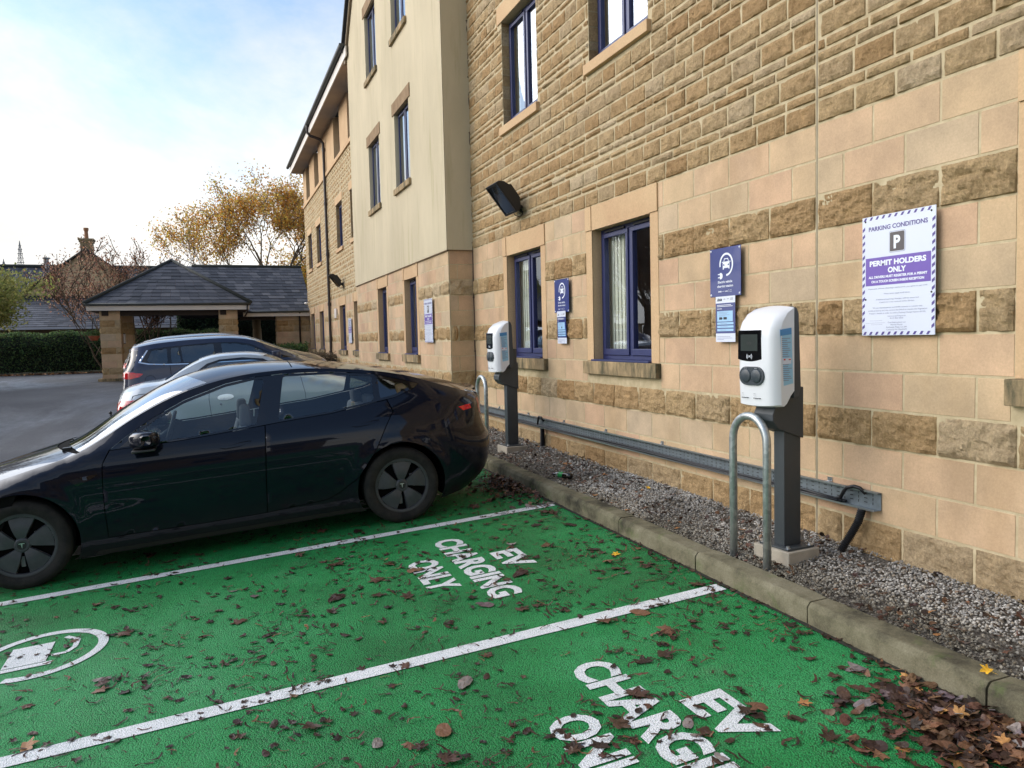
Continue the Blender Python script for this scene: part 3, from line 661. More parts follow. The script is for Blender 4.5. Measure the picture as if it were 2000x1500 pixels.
# ------------------------------------------------------------------ chargers
def rounded_prism_head():
    prof = [(-.205, .955), (-.213, 1.10), (-.213, 1.36), (-.207, 1.43), (-.185, 1.475), (-.13, 1.525), (-.05, 1.555), (-.05, 1.045), (-.095, 1.005), (-.14, .962), (-.175, .945)]
    mb = MB(); W = .163; n = 14
    # front edges rounded in plan, top arched slightly
    def ring(x):
        t = abs(x)/W; k = t**5
        pts = []
        for (y, z) in prof:
            yy = y; zz = z-(.018*t*t if z > 1.4 else 0)+(.010*t*t if z < 1.02 else 0)
            if y < -.06: yy = -.05+(y+.05)*(1-.34*t**7)
            pts.append((x, yy, zz))
        return pts
    xs = [-W*cos(pi*i/n) for i in range(n+1)]; m = len(prof); vs = []
    for x in xs: vs += ring(x)
    fs = [(i*m+j, (i+1)*m+j, (i+1)*m+(j+1) % m, i*m+(j+1) % m) for i in range(n) for j in range(m)]+[tuple(range(m))[::-1], tuple(n*m+j for j in range(m))]
    mb.add(vs, fs); return mb
def charger(loc, rz, label, hood=1):
    t = thing('charging_post', label, 'charging point', loc, rz, 'electric vehicle charging posts')
    p = MB(); p.box(-.11, .18, -.115, .145, -.06, .076); pl = p.build('plinth', PLINTH, t, bevel=.008)
    p = MB(); p.box(-.08, .155, -.095, .125, .0765, .089); bp = p.build('base_plate', ANTH, t, bevel=.003)
    for x in (-.06, .135):
        for y in (-.075, .105): b = MB(); b.lathe([(0, .104), (.010, .104), (.011, .0895), (.02, .089)], 8, 'z', (x, y, 0)); b.build('bolt', STEEL, bp)
    p = MB(); p.box(.006, .090, -.058, .080, .0892, 1.22); p.build('post', ANTH, t, bevel=.006, auto=35)
    br = MB(); br.prism([(-.165, .905), (-.165, .865), (-.115, .812), (.088, .745), (.088, 1.06), (-.05, 1.06), (-.10, 1.0), (-.14, .955)], lambda y, z: (-.05, y, z), lambda y, z: (.105, y, z)); br.build('bracket', ANTH, t, bevel=.006)
    bk = MB(); bk.prism([(-.049, 1.0), (-.012, 1.0), (.012, 1.06), (-.005, 1.50), (-.02, 1.535), (-.049, 1.548)], lambda y, z: (-.158, y, z), lambda y, z: (.158, y, z)); bk.build('back_shell', BLACKP if 0 else ANTH, t, bevel=.008)
    hd = rounded_prism_head().build('housing', WHITEP, t, auto=40)
    FY = -.2150
    s_ = MB(); n = 10
    pts = [(-.132, 1.235), (-.128, 1.41), (.062, 1.41), (.066, 1.235)]+[(.066-.198*i/n, 1.235-.014*sin(pi*i/n)) for i in range(1, n)]
    s_.prism(pts, lambda x, z: (x, FY, z), lambda x, z: (x, FY+.012, z)); sc = s_.build('screen', SCR, t, bevel=.002, seg=1)
    d = MB(); d.quad((-.105, FY-.001, 1.285), (.035, FY-.001, 1.285), (.035, FY-.001, 1.385), (-.105, FY-.001, 1.385)); d.build('display', simple_cached('lcd_glass', srgb(58, 64, 62), .15), sc)
    d = MB(); put_text(d, lambda a, b: (a, FY-.0016, b), 'ista', .022, -.055, 1.325, shear=.25, bold=.01)
    d.build('display_text', BLACKP, sc)
    ic = MB(); put = lambda a, b: (a, FY-.0012, b)
    for r in (.010, .016, .022):
        for sg in (1, -1):
            pr = None
            for i in range(7):
                tt = radians(-42+14*i); q = [(sg*r*cos(tt)-.033, 1.252+r*sin(tt)), (sg*(r+.0022)*cos(tt)-.033, 1.252+(r+.0022)*sin(tt))]
                if pr: ic.add([put(*pr[0]), put(*pr[1]), put(*q[1]), put(*q[0])], [(0, 1, 2, 3)])
                pr = q
    ic.add([put(-.0365, 1.247), put(-.0295, 1.247), put(-.0295, 1.257), put(-.0365, 1.257)], [(0, 1, 2, 3)]); ic.build('contactless_symbol', INKW, sc)
    so_ = MB(); cxs, cz, hr = -.012, 1.135, .056
    pts = [(cxs+.045+hr*cos(a), cz+hr*sin(a)) for a in [radians(-90+18*i) for i in range(11)]]+[(cxs-.045+hr*cos(a), cz+hr*sin(a)) for a in [radians(90+18*i) for i in range(11)]]
    so_.prism(pts, lambda x, z: (x, FY-.008, z), lambda x, z: (x, FY+.02, z)); sk = so_.build('socket_panel', ANTH2, t, bevel=.003, seg=2)
    for sx in (-.043, .043):
        c_ = MB(); c_.lathe([(0, -.0155), (.036, -.0155), (.040, -.013), (.042, -.008)], 28, 'y', (cxs+sx, FY, cz)); c_.build('socket_flap', ANTH2, sk, auto=40)
        c_ = MB(); c_.box(cxs+sx-.012, cxs+sx+.012, FY-.0115, FY-.008, cz+.044, cz+.048); c_.build('flap_hinge', STEEL, sk)
    lb = MB()
    for x0 in (-.10, .0):
        put_text(lb, lambda a, b: (a, FY-.0008, b), 'type 2', .006, x0, 1.025); put_text(lb, lambda a, b: (a, FY-.0008, b), 'scan to start', .0035, x0, 1.014)
        for k in range(4): lb.box(x0+k*.016, x0+k*.016+.006, FY-.0009, FY+.004, .998, 1.003)
    lb.build('small_label', INKB, t)
    # information sticker on the right hand side of the housing (facing local +x)
    SX = .1655
    st = MB(); st.add([(SX-.003, -.165, 1.41), (SX, -.075, 1.42), (SX, -.062, 1.09), (SX-.003, -.150, 1.075)], [(0, 3, 2, 1)]); st.add([(SX-.0035, -.163, 1.408), (SX-.0005, -.076, 1.418), (SX-.0005, -.063, 1.09), (SX-.0035, -.148, 1.077)], [(0, 1, 2, 3)])
    s2 = st.build('side_sticker', SLBLUE2, t)
    hdm = MB(); hdm.quad((SX+.0004, -.164, 1.372), (SX+.001, -.076, 1.381), (SX+.001, -.0755, 1.418), (SX+.0004, -.165, 1.408)); hdm.build('sticker_band', simple_cached('sticker_band_blue', srgb(70, 140, 196), .4), s2)
    tx = MB()
    for k in range(22):
        z = 1.355-k*.0118
        if k in (10, 11, 12): continue
        y0 = -.155+.0006*k; y1 = y0+.078*random.Random(k).uniform(.5, .95); tx.quad((SX+.001, y0, z), (SX+.001, y1, z+.0005), (SX+.001, y1, z+.0042), (SX+.001, y0, z+.0037))
    tx.build('sticker_print', SIGNT, s2)
    cdm = MB(); cdm.quad((SX+.0011, -.148, 1.205), (SX+.0011, -.078, 1.208), (SX+.0011, -.078, 1.243), (SX+.0011, -.148, 1.24)); cdm.build('card_logo_panel', SIGNW, s2)
    cdm = MB(); cdm.quad((SX+.0015, -.140, 1.228), (SX+.0015, -.125, 1.228), (SX+.0015, -.125, 1.237), (SX+.0015, -.140, 1.237)); cdm.quad((SX+.0015, -.10, 1.229), (SX+.0015, -.082, 1.229), (SX+.0015, -.082, 1.235), (SX+.0015, -.10, 1.235)); cdm.build('card_logo', simple_cached('card_red', srgb(200, 60, 50), .5), s2)
    return t
_sc = {}
def simple_cached(n, c, r):
    if n not in _sc: _sc[n] = simple(n, c, r)
    return _sc[n]
SCR = simple('screen_black', (.004, .004, .005, 1), .08, coat=.5); ANTH2 = simple('socket_grey', srgb(58, 66, 72), .38, var=.05)
ZC = -1.402
ch0 = charger((3.25, 3.785, ZC), radians(-90+5), 'white electric charging post on grey pole, nearest to camera, in front of ashlar wall')
def copy_tree(o, parent=None):
    c = o.copy(); COL.objects.link(c); c.parent = parent
    for k in o.children: copy_tree(k, c)
    return c
ch1 = copy_tree(ch0); ch1.location = (3.27, 8.49, ZC+.045); ch1.rotation_euler = (0, 0, radians(-90+3)); ch1['label'] = 'white electric charging post on grey pole behind the black saloon, beside the farther window'
# ------------------------------------------------------------------ hoops
def hoop(loc, lab):
    mb = MB(); W, H, r = .315, .89, .0245; pts = [(0, 0, -.25), (0, 0, H-W/2)]
    pts += [(W/2-W/2*cos(pi*i/16), 0, H-W/2+W/2*sin(pi*i/16)) for i in range(1, 16)]+[(W, 0, H-W/2), (W, 0, -.25)]
    mb.tube(pts, r, 20); o = mb.build('hoop_guard', GALV, smooth=True); o.location = loc; o.rotation_euler = (0, 0, radians(-90)); return tag(o, lab, 'hoop barrier', 'galvanised hoop barriers in the gravel')
hoop((3.035, 3.962, ZC), 'galvanised steel hoop barrier in the gravel in front of the nearest charging post')
hoop((3.05, 8.98, ZC+.04), 'galvanised steel hoop barrier half hidden behind the tail of the black saloon')
# ------------------------------------------------------------------ cable tray
t = thing('cable_tray', 'long perforated zinc cable tray fixed low along the ashlar wall', 'cable tray', (3.65, 7, -1.03)); MI = Matrix.Translation((-3.65, -7, 1.03))
def tp(mb, name, mat, par=None, **k):
    o = mb.build(name, mat, None, **k); o.parent = par or t
    if not par: o.matrix_parent_inverse = MI
    return o
TZ0, TZ1, TY0, TY1, TX = -1.085, -.977, 3.405, BY0-.05, 3.672
mb = MB(); mb.box(TX, TX+.002, TY0, TY1, TZ0, TZ1); mb.box(TX-.058, TX, TY0, TY1, TZ0, TZ0+.002); mb.box(TX-.030, TX, TY0, TY1, TZ1-.002, TZ1)
tr0 = tp(mb, 'channel', TRAYM)
mb = MB(); mb.box(TX-.060, TX-.058, TY0, TY1, TZ0-.002, TZ0+.009); mb.box(TX-.032, TX-.030, TY0, TY1, TZ1-.007, TZ1+.002); tp(mb, 'flange_lip', STEEL)
mb = MB(); y = TY0+.06; k = 0
while y < 9.5:
    if k % 2: 
        for z in (-1.055, -1.03, -1.005): mb.box(TX-.0012, TX-.0005, y-.012, y+.012, z, z+.005)
    else:
        for z in (-1.062, -1.036, -1.010): mb.box(TX-.0012, TX-.0005, y-.0025, y+.0025, z, z+.016)
    y += .055; k += 1
tp(mb, 'perforation', BLACKP)
mb = MB()
for q in range(3): mb.tube([(TX-.018-.013*q, 3.66+.02*q, TZ0+.013)]+[(TX-.018-.013*q+.004*sin(y_*3+q), y_, TZ0+.012+(.012 if q == 1 else 0)+.004*sin(y_*2.1+q)) for y_ in fr_(4, 10.5, .4)], .010, 6)
tp(mb, 'cable', BLACKP, smooth=True)
mb = MB(); mb.tube([(TX-.03, 3.74, TZ0+.014), (TX-.032, 3.69, TZ0+.03), (TX-.04, 3.66, TZ0+.07), (TX-.05, 3.62, TZ1+.0), (TX-.045, 3.57, TZ1+.017), (TX-.035, 3.53, TZ1+.01), (TX-.02, 3.50, TZ1-.02)], .0115, 10); tp(mb, 'cable_loop', BLACKP, smooth=True)
mb = MB(); mb.tube([(TX-.03, 8.50, TZ0+.014), (TX-.04, 8.46, TZ0+.07), (TX-.05, 8.41, TZ1+.02), (TX-.045, 8.35, TZ1+.015), (TX-.03, 8.31, TZ1-.03)], .0115, 10); tp(mb, 'cable_loop', BLACKP, smooth=True)
for y in (3.815, 4.80, 5.787, 6.826, 7.813, 8.85, 9.9): mb = MB(); mb.box(TX-.02, D1-.002, y-.02, y+.02, TZ1+.001, TZ1+.006); mb.box(TX+.002, TX+.006, y-.02, y+.02, TZ1+.006, TZ1+.030); mb.lathe([(0, -.012), (.008, -.012), (.008, 0)], 6, 'z', (TX-.006, y, TZ1+.02)); tp(mb, 'fixing_bracket', STEEL)
def duct(pts, r, lab, rib=.011):
    mb = MB(); V = [Vector(p) for p in pts]; P = []; R = []
    for a, b in zip(V, V[1:]):
        n = max(2, int((b-a).length/rib*2))
        for i in range(n): P.append(a.lerp(b, i/n)); R.append(r if len(R) % 2 else r*.76)
    mb.tube(P, R, 14); return tag(mb.build('duct', BLACKP, smooth=False), lab, 'cable duct', 'black cable ducts under the tray')
duct([(3.622, 3.50, TZ0-.004), (3.612, 3.52, -1.17), (3.575, 3.555, -1.27), (3.535, 3.585, -1.36)], .026, 'black ribbed duct rising from the gravel to the near end of the cable tray')
duct([(3.632, 8.33, TZ0-.004), (3.632, 8.335, -1.2), (3.632, 8.34, -1.34)], .030, 'black duct dropping from the tray into the gravel beside the farther charging post')
# ------------------------------------------------------------------ signs; local x = to the right as seen, z = up
def sign_root(name, label, cat, y, z, group, D=D1, n=0): return thing(name, label, cat, (D-.040, y, z), radians(-90), group)
def permit_sign(yc, zc, label, D=D1, detail=True, sc=1):
    W, H = .25, .348; t = sign_root('parking_sign', label, 'sign', yc, zc, 'permit holders parking signs', D)
    m = MB(); m.box(-W, W, -.004, 0, -H, H); m.build('board', SIGNW, t, bevel=.0015, seg=1)
    f = lambda a, b: (a, -.0047, b)
    st = MB(); bw = .028; k = 0
    x = -W+.01
    def para(pts): st.add([f(*p) for p in pts], [tuple(range(len(pts)))])
    while x < W-.03:
        for z0 in (H-.022, -H+.004): para([(x, z0), (x+.016, z0), (x+.028, z0+.018), (x+.012, z0+.018)])
        x += .0435
    z = -H+.035
    while z < H-.05:
        for x0 in (-W+.004, W-.022): para([(x0, z), (x0+.018, z+.014), (x0+.018, z+.032), (x0, z+.018)])
        z += .041
    st.build('striped_border', SIGND, t)
    b = MB(); b.add([f(-.222, -.056), f(.222, -.056), f(.222, .106), f(-.222, .106)], [(0, 1, 2, 3)]); b.build('purple_band', SIGNP, t)
    g = lambda a, b: (a, -.0052, b)
    h = MB(); put_text(h, g, 'PARKING CONDITIONS', .026, 0, .262, .40, bold=.02, align='CENTER'); h.build('heading', SIGND, t)
    def rr(x0, x1, z0, z1, r): return [(cx+r*cos(radians(a)), cz+r*sin(radians(a))) for cx, cz, a0 in ((x1-r, z1-r, 0), (x0+r, z1-r, 90), (x0+r, z0+r, 180), (x1-r, z0+r, 270)) for a in range(a0, a0+91, 15)]
    p = MB(); q = rr(-.055, .055, .125, .245, .010); p.add([f(*v) for v in q], [tuple(range(len(q)))]); pb = p.build('symbol_border', SIGNT, t)
    p = MB(); q = rr(-.0525, .0525, .1275, .2425, .009); p.add([(a, -.0050, b) for a, b in q], [tuple(range(len(q)))]); p.build('symbol_margin', SIGNW, pb)
    p = MB(); q = rr(-.049, .049, .131, .239, .007); p.add([(a, -.0053, b) for a, b in q], [tuple(range(len(q)))]); p.build('symbol_panel', SIGNG, pb)
    p = MB(); put_text(p, lambda a, b: (a, -.0057, b), 'P', .072, 0, .149, .045, bold=.04, align='CENTER'); p.build('symbol_letter', INKW, pb)
    w_ = MB(); put_text(w_, g, 'PERMIT HOLDERS', .030, 0, .058, .385, bold=.045, align='CENTER'); put_text(w_, g, 'ONLY', .030, 0, .014, .125, bold=.045, align='CENTER')
    put_text(w_, g, 'ALL DRIVERS MUST REGISTER FOR A PERMIT', .0135, 0, -.014, .40, bold=.045, align='CENTER'); put_text(w_, g, 'ON A TOUCH SCREEN INSIDE RECEPTION', .0135, 0, -.040, .36, bold=.045, align='CENTER'); w_.build('white_wording', INKW, t)
    if detail:
        s_ = MB(); rows = [('If you park without obtaining a valid permit, you agree to pay £100', -.078, .40), ('These terms apply at all times.', -.110, .18), ('Additional parking charges will be incurred', -.142, .29), ('if payment is not received within 28 days.', -.158, .24), ('We use manual patrols and ANPR cameras to monitor this', -.190, .34), ('private property and may contact the DVLA to request the Registered', -.206, .40), ("Keeper's details in order to send a Parking Charge Notice (PCN).", -.222, .385), ('www.co-parking.co.uk', -.240, .125), ('0115 822 5020', -.253, .09), ('Civil Enforcement Ltd', -.277, .12), ('Horton House', -.290, .08), ('Exchange Flags, L2 3PF', -.304, .14), ('Company No: 05645677', -.318, .14)]
        for tx, z, wd in rows: put_text(s_, g, tx, .0078, 0, z, wd, align='CENTER')
        for x0, x1, z in ((-.19, -.10, -.262), (-.22, -.08, -.275), (-.18, -.10, -.285)): s_.quad(g(x0, z), g(x1, z), g(x1, z+.001), g(x0, z+.001))
        s_.build('small_print', SIGNT, t)
    for x, z in ((-.225, .322), (.222, .322), (-.222, -.135), (.226, -.115)): b = MB(); b.lathe([(0, -.0075), (.0045, -.007), (.006, -.0045)], 10, 'y', (x, 0, z)); b.build('screw', BLACKP, t)
    return t
permit_sign(3.277, .307, 'largest parking conditions sign, reading permit holders only, right of the nearest charging post')
permit_sign(11.96, .297, 'parking conditions sign on the ashlar below the cream bay, between a window and its corner', D2, True)
permit_sign(21.66, .29, 'small distant parking conditions sign between two narrow windows of the far wing', D1, False)
def ev_sign(yc, zc, label, glab, two, bent=0, fade=0):
    W, H = .186, .184; t = sign_root('charging_sign', label, 'sign', yc, zc, 'blue charging station signs')
    m = MB(); m.box(-W, W, -.004, 0, -H, H); m.build('board', SBLUE, t, bevel=.0015, seg=1)
    g = lambda a, b: (a, -.0048, b)
    ic = MB()
    # cable loop round the car
    cx, cz, rx, rz, th = .015, .055, .075, .080, .0075
    n = 30; pv = None
    for i in range(n+1):
        a = radians(190-(280)*i/n); q = [(cx+(rx-th)*cos(a), cz+(rz-th)*sin(a)), (cx+(rx+th)*cos(a), cz+(rz+th)*sin(a))]
        if pv: ic.add([g(*pv[0]), g(*pv[1]), g(*q[1]), g(*q[0])], [(0, 1, 2, 3)])
        pv = q
    def P(pts): ic.add([g(*p) for p in pts], [tuple(range(len(pts)))])
    P([(cx-.028, cz-.018), (cx+.045-.005, cz-.018), (cx+.04, cz-.034), (cx+.028, cz-.034), (cx+.027, cz-.026), (cx-.027, cz-.026), (cx-.028, cz-.036), (cx-.041, cz-.036), (cx-.041, cz+.012), (cx-.032, cz+.022), (cx-.022, cz+.046), (cx+.022, cz+.046), (cx+.032, cz+.022), (cx+.040, cz+.012), (cx+.040, cz-.018)][::1])
    P([(cx-.052, cz+.016), (cx-.042, cz+.014), (cx-.038, cz+.022), (cx-.05, cz+.024)]); P([(cx+.052, cz+.016), (cx+.042, cz+.014), (cx+.038, cz+.022), (cx+.05, cz+.024)])
    px, pz = -.050, -.028
    P([(px+.022*cos(a), pz+.024*sin(a)) for a in [radians(-90+15*i) for i in range(13)]]+[(px-.012, pz+.024), (px-.012, pz-.024)])
    for dz in (-.014, .010): P([(px-.036, pz+dz), (px-.012, pz+dz), (px-.012, pz+dz+.007), (px-.036, pz+dz+.007)])
    ic.build('charging_symbol', INKW, t)
    dk = MB(); k = lambda a, b: (a, -.0053, b)
    dk.add([k(cx-.024, cz+.022), k(cx+.024, cz+.022), k(cx+.018, cz+.040), k(cx-.018, cz+.040)], [(0, 1, 2, 3)])
    for sg in (1, -1): dk.add([k(cx+sg*.034, cz+.006), k(cx+sg*.018, cz-.002), k(cx+sg*.022, cz-.009), k(cx+sg*.036, cz-.006)], [(0, 1, 2, 3)])
    dk.build('symbol_detail', SBLUE, t)
    w_ = MB(); put_text(w_, g, 'Electric vehicle', .0185, 0, -.082, .172, bold=.02, align='CENTER'); put_text(w_, g, 'charging station', .0185, 0, -.114, .190, bold=.02, align='CENTER')
    put_text(w_, g, 'ista', .013, -.085, -.150, .042, bold=.03, shear=.3); w_.quad(g(-.035, -.146), g(-.005, -.146), g(-.005, -.144), g(-.035, -.144)); put_text(w_, g, 'elex', .009, .003, -.149, .030, bold=.03)
    w_.quad(g(.038, -.155), g(.0395, -.155), g(.0395, -.132), g(.038, -.132)); put_text(w_, g, 'Wireless', .006, .045, -.142, .035); put_text(w_, g, 'charging', .006, .045, -.152, .035); w_.build('wording', INKW, t)
    for x in (-W+.014, W-.014):
        for z in (-H+.016, H-.016): b = MB(); b.lathe([(0, -.009), (.006, -.008), (.0085, -.004)], 12, 'y', (x, 0, z)); b.build('cap', INKW, t, smooth=True)
    # paper notice hanging below the board
    n_ = sign_root('charging_notice', glab, 'notice', yc+two, zc-H-.165, 'paper charging notices below the signs')
    hw, hh = .118, .180; m = MB(); cv = lambda x, z: -.003-.010*bent*(.5+.5*sin((z)*9))*(1 if x > 0 else .3)
    def strip(mb, x0, x1, z0, z1, e, nn=8):
        for i in range(nn):
            a, b = z0+(z1-z0)*i/nn, z0+(z1-z0)*(i+1)/nn
            mb.quad((x0, cv(x0, a)-e, a), (x1, cv(x1, a)-e, a), (x1, cv(x1, b)-e, b), (x0, cv(x0, b)-e, b))
    strip(m, -hw, hw, -hh, hh, .0006, 12); strip(m, -hw, hw, -hh, hh, 0, 12); m.build('sheet', SIGNW, n_)
    m = MB(); strip(m, -hw, hw, -.115, .115, .0010, 10); m.build('blue_panel', SBLUE, n_)
    m = MB(); strip(m, -hw+.018, hw-.028, -.025, .055, .0016, 5)
    for z in (-.048, -.073, -.098): strip(m, -hw+.018, hw-.02, z, z+.017, .0016, 1)
    m.build('text_panel', SLBLUE, n_)
    m = MB(); gg = lambda a, b: (a, cv(a, b)-.0022, b)
    put_text(m, gg, 'ista', .026, -.098, .132, .058, bold=.02, shear=.35)
    for x0, x1, z in ((-.02, .005, .143), (.02, .045, .143), (.06, .095, .147), (.06, .095, .138)): m.quad(gg(x0, z), gg(x1, z), gg(x1, z+.003), gg(x0, z+.003))
    m.build('print', INKB, n_)
    m = MB()
    for x0, x1, z in ((-.10, .07, .098), (-.10, .09, .088), (-.10, -.04, .070)): m.quad(gg(x0, z), gg(x1, z), gg(x1, z+.004), gg(x0, z+.004))
    m.build('white_print', INKW, n_)
    m = MB()
    for x0, x1 in ((-.075, -.035), (-.022, .02)): m.quad(gg(x0, -.010), gg(x1, -.010), gg(x1, .008), gg(x0, .008))
    m.build('store_badge', INKB, n_)
    m = MB()
    for x0, x1, z in ((-.08, .04, .044), (-.08, .02, .034), (-.08, .05, .024), (-.08, 0, .016), (-.06, .02, -.041), (-.06, .03, -.066), (-.06, .01, -.091), (-.1, .06, -.140), (-.1, .08, -.152), (-.1, -.02, -.163)): m.quad(gg(x0, z), gg(x1, z), gg(x1, z+.0025), gg(x0, z+.0025))
    m.build('small_print', SIGNT, n_)
ev_sign(4.84, .455, 'blue charging station sign on the wall behind the nearest charging post', 'blue and white paper notice partly hidden by the nearest charging post', -.0)
ev_sign(7.747, .446, 'blue charging station sign on the wall between the two ground floor windows', 'warped blue and white paper notice hanging between the two ground floor windows', .005, bent=1)
# ------------------------------------------------------------------ floodlights
def floodlight(yc, z, label):
    t = thing('floodlight', label, 'floodlight', (D1, yc, z), radians(-90), 'black wall floodlights')
    # local: x right, y depth (0 = wall, negative = out), z up
    hb = MB(); A = Vector((0, -.40, .27)); B = Vector((0, -.135, -.07)); d = (B-A).normalized(); nrm = Vector((0, d.z, -d.y)); nrm = nrm if nrm.z < 0 else -nrm
    def P(x, s_, h): p = A+(B-A)*s_-nrm*h; return (x, p.y, p.z)
    W = .19; n = 10; vs = []
    prof = [(0, 0), (0, .035), (.10, .085), (.3, .125), (.55, .13), (.8, .115), (.95, .08), (1, .035), (1, 0)]
    hb.prism(prof, lambda s_, h: P(-W, s_, h), lambda s_, h: P(W, s_, h)); body = hb.build('body', BLACKP, t, bevel=.008)
    fn_ = MB()
    for k in range(9): 
        x = -W+.03+k*.04; fn_.prism([(.25, .12), (.3, .150), (.75, .145), (.82, .11)], lambda s_, h: P(x, s_, h), lambda s_, h: P(x+.006, s_, h))
    fn_.build('cooling_fin', BLACKP, body)
    r_ = MB()
    for x0, x1, s0, s1 in ((-W, W, 0, .06), (-W, W, .94, 1), (-W, -W+.025, .06, .94), (W-.025, W, .06, .94)):
        vs = [P(x, s_, h) for x in (x0, x1) for s_ in (s0, s1) for h in (-.012, -.001)]
        r_.add(vs, [(0, 1, 3, 2), (4, 6, 7, 5), (0, 4, 5, 1), (2, 3, 7, 6), (0, 2, 6, 4), (1, 5, 7, 3)])
    r_.build('bezel', BLACKP, t)
    lf = MB(); lf.quad(P(-W+.026, .065, .05), P(W-.026, .065, .05), P(W-.026, .66, .075), P(-W+.026, .66, .075)); lf.build('reflector', simple_cached('lamp_reflector', srgb(168, 172, 172), .3), t)
    lf = MB(); lf.quad(P(-W+.026, .66, .02), P(W-.026, .66, .02), P(W-.026, .935, .02), P(-W+.026, .935, .02)); lf.build('led_panel', BLACKP, t)
    gl = MB(); gl.quad(P(-W+.026, .065, -.004), P(W-.026, .065, -.004), P(W-.026, .935, -.004), P(-W+.026, .935, -.004)); gl.build('lens', glassmat('lamp_lens', (.75, .78, .78), .08, .3) if 'lamp_lens' not in bpy.data.materials else bpy.data.materials['lamp_lens'], t)
    br = MB(); br.tube([(0, -.004, 0), (0, -.05, .005), (0, -.16, .05)], [.05, .035, .03], 12); br.box(-.07, .07, -.012, -.001, -.055, .055)
    for sx in (-.10, .10): br.prism([(-.03, -.015), (-.03, .015), (-.20, .10), (-.22, .07)], lambda y, z: (sx-.006, y, z), lambda y, z: (sx+.006, y, z))
    br.box(-.10, .10, -.05, -.03, -.012, .012); br.build('mounting_bracket', BLACKP, t, bevel=.003)
    cb_ = MB(); cb_.tube([(.05, -.15, -.03), (.09, -.13, -.10), (.10, -.07, -.12), (.07, -.02, -.08), (.03, -.008, -.03)], .006, 8); cb_.build('cable', BLACKP, t, smooth=True)
    return t
f1 = floodlight(8.95, 1.60, 'black floodlight on the rubble wall above the farther ground floor window')
f2 = copy_tree(f1); f2.location = (D1, 22.75, 1.66); f2['label'] = 'small distant floodlight on the far wing beside the dark downpipe'
# ------------------------------------------------------------------ bottle and litter
bt = thing('bottle', 'discarded dark drinks bottle with green label lying on the gravel', 'bottle', (3.12, 6.70, gravz(3.12, 6.7)+.034), radians(28))
m = MB(); m.lathe([(0, -.115), (.022, -.115), (.031, -.105), (.032, -.04), (.029, -.03), (.0305, -.02), (.0305, .035)], 20, 'y'); o = m.build('body', simple('dark_plastic_bottle', (.010, .010, .008, 1), .12, coat=.3), bt, smooth=True)
m = MB(); m.lathe([(.0312, -.018), (.0315, .034)], 20, 'y'); m.build('bottle_label', simple('green_label', srgb(20, 130, 62), .4, var=.3, vs=60), bt, smooth=True)
m = MB(); m.lathe([(.0305, .035), (.028, .055), (.014, .085), (.012, .10)], 20, 'y'); m.build('neck', glassmat('clear_plastic', (.8, .86, .82), .1, .4), bt, smooth=True)
m = MB(); m.lathe([(.0135, .098), (.0135, .115), (0, .115)], 16, 'y'); m.build('cap', simple('bottle_cap', srgb(60, 52, 56), .5), bt)
def litter(x, y, lab, s_=.03, c=srgb(222, 224, 222)):
    rg = random.Random(int(x*1000)); m = MB(); n = 9
    m.add([(s_*(.6+.4*rg.random())*cos(6.28*k/n), s_*(.5+.4*rg.random())*sin(6.28*k/n), rg.uniform(0, .012)) for k in range(n)]+[(0, 0, .018)], [(k, (k+1) % n, n) for k in range(n)])
    o = m.build('litter', simple_cached('white_litter', c, .6)); o.location = (x, y, gravz(x, y)+.01); tag(o, lab, 'litter')
litter(3.08, 2.10, 'white scrap of litter beside the kerb near the yellow leaf', .03); litter(3.62, 6.20, 'small white scrap of litter on gravel by the wall base', .025); litter(3.10, 6.25, 'thin white scrap on the gravel below the bottle', .02)
litter(3.30, 6.45, 'tiny white scrap on the gravel near the bottle', .014)
# ------------------------------------------------------------------ cars
def interp(tab, x):
    if x <= tab[0][0]: return tab[0][1]
    if x >= tab[-1][0]: return tab[-1][1]
    for i in range(len(tab)-1):
        x0, y0 = tab[i]; x1, y1 = tab[i+1]
        if x <= x1:
            h = x1-x0; s = (y1-y0)/h
            sl = (y0-tab[i-1][1])/(x0-tab[i-1][0]) if i else s; sr = (tab[i+2][1]-y1)/(tab[i+2][0]-x1) if i+2 < len(tab) else s
            m0 = 0 if sl*s <= 0 else (sl+s)/2; m1 = 0 if sr*s <= 0 else (sr+s)/2
            m0 = max(-3*abs(s), min(3*abs(s), m0)); m1 = max(-3*abs(s), min(3*abs(s), m1))
            t = (x-x0)/h
            return (2*t**3-3*t*t+1)*y0+(t**3-2*t*t+t)*h*m0+(-2*t**3+3*t*t)*y1+(t**3-t*t)*h*m1
def inpoly(x, y, P):
    c = False; j = len(P)-1
    for i in range(len(P)):
        if (P[i][1] > y) != (P[j][1] > y) and x < (P[j][0]-P[i][0])*(y-P[i][1])/(P[j][1]-P[i][1])+P[i][0]: c = not c
        j = i
    return c
def dens(P, step=.035, closed=True):
    o = []; n = len(P)
    for i in range(n if closed else n-1):
        a, b = P[i], P[(i+1) % n]; k = max(1, int(math.hypot(b[0]-a[0], b[1]-a[1])/step)); o += [(a[0]+(b[0]-a[0])*q/k, a[1]+(b[1]-a[1])*q/k) for q in range(k)]
    if not closed: o.append(P[-1])
    return o
def smoothpoly(P, it=2):
    for _ in range(it): P = [q for i in range(len(P)) for q in ((P[i][0]*.75+P[(i+1) % len(P)][0]*.25, P[i][1]*.75+P[(i+1) % len(P)][1]*.25), (P[i][0]*.25+P[(i+1) % len(P)][0]*.75, P[i][1]*.25+P[(i+1) % len(P)][1]*.75))]
    return P
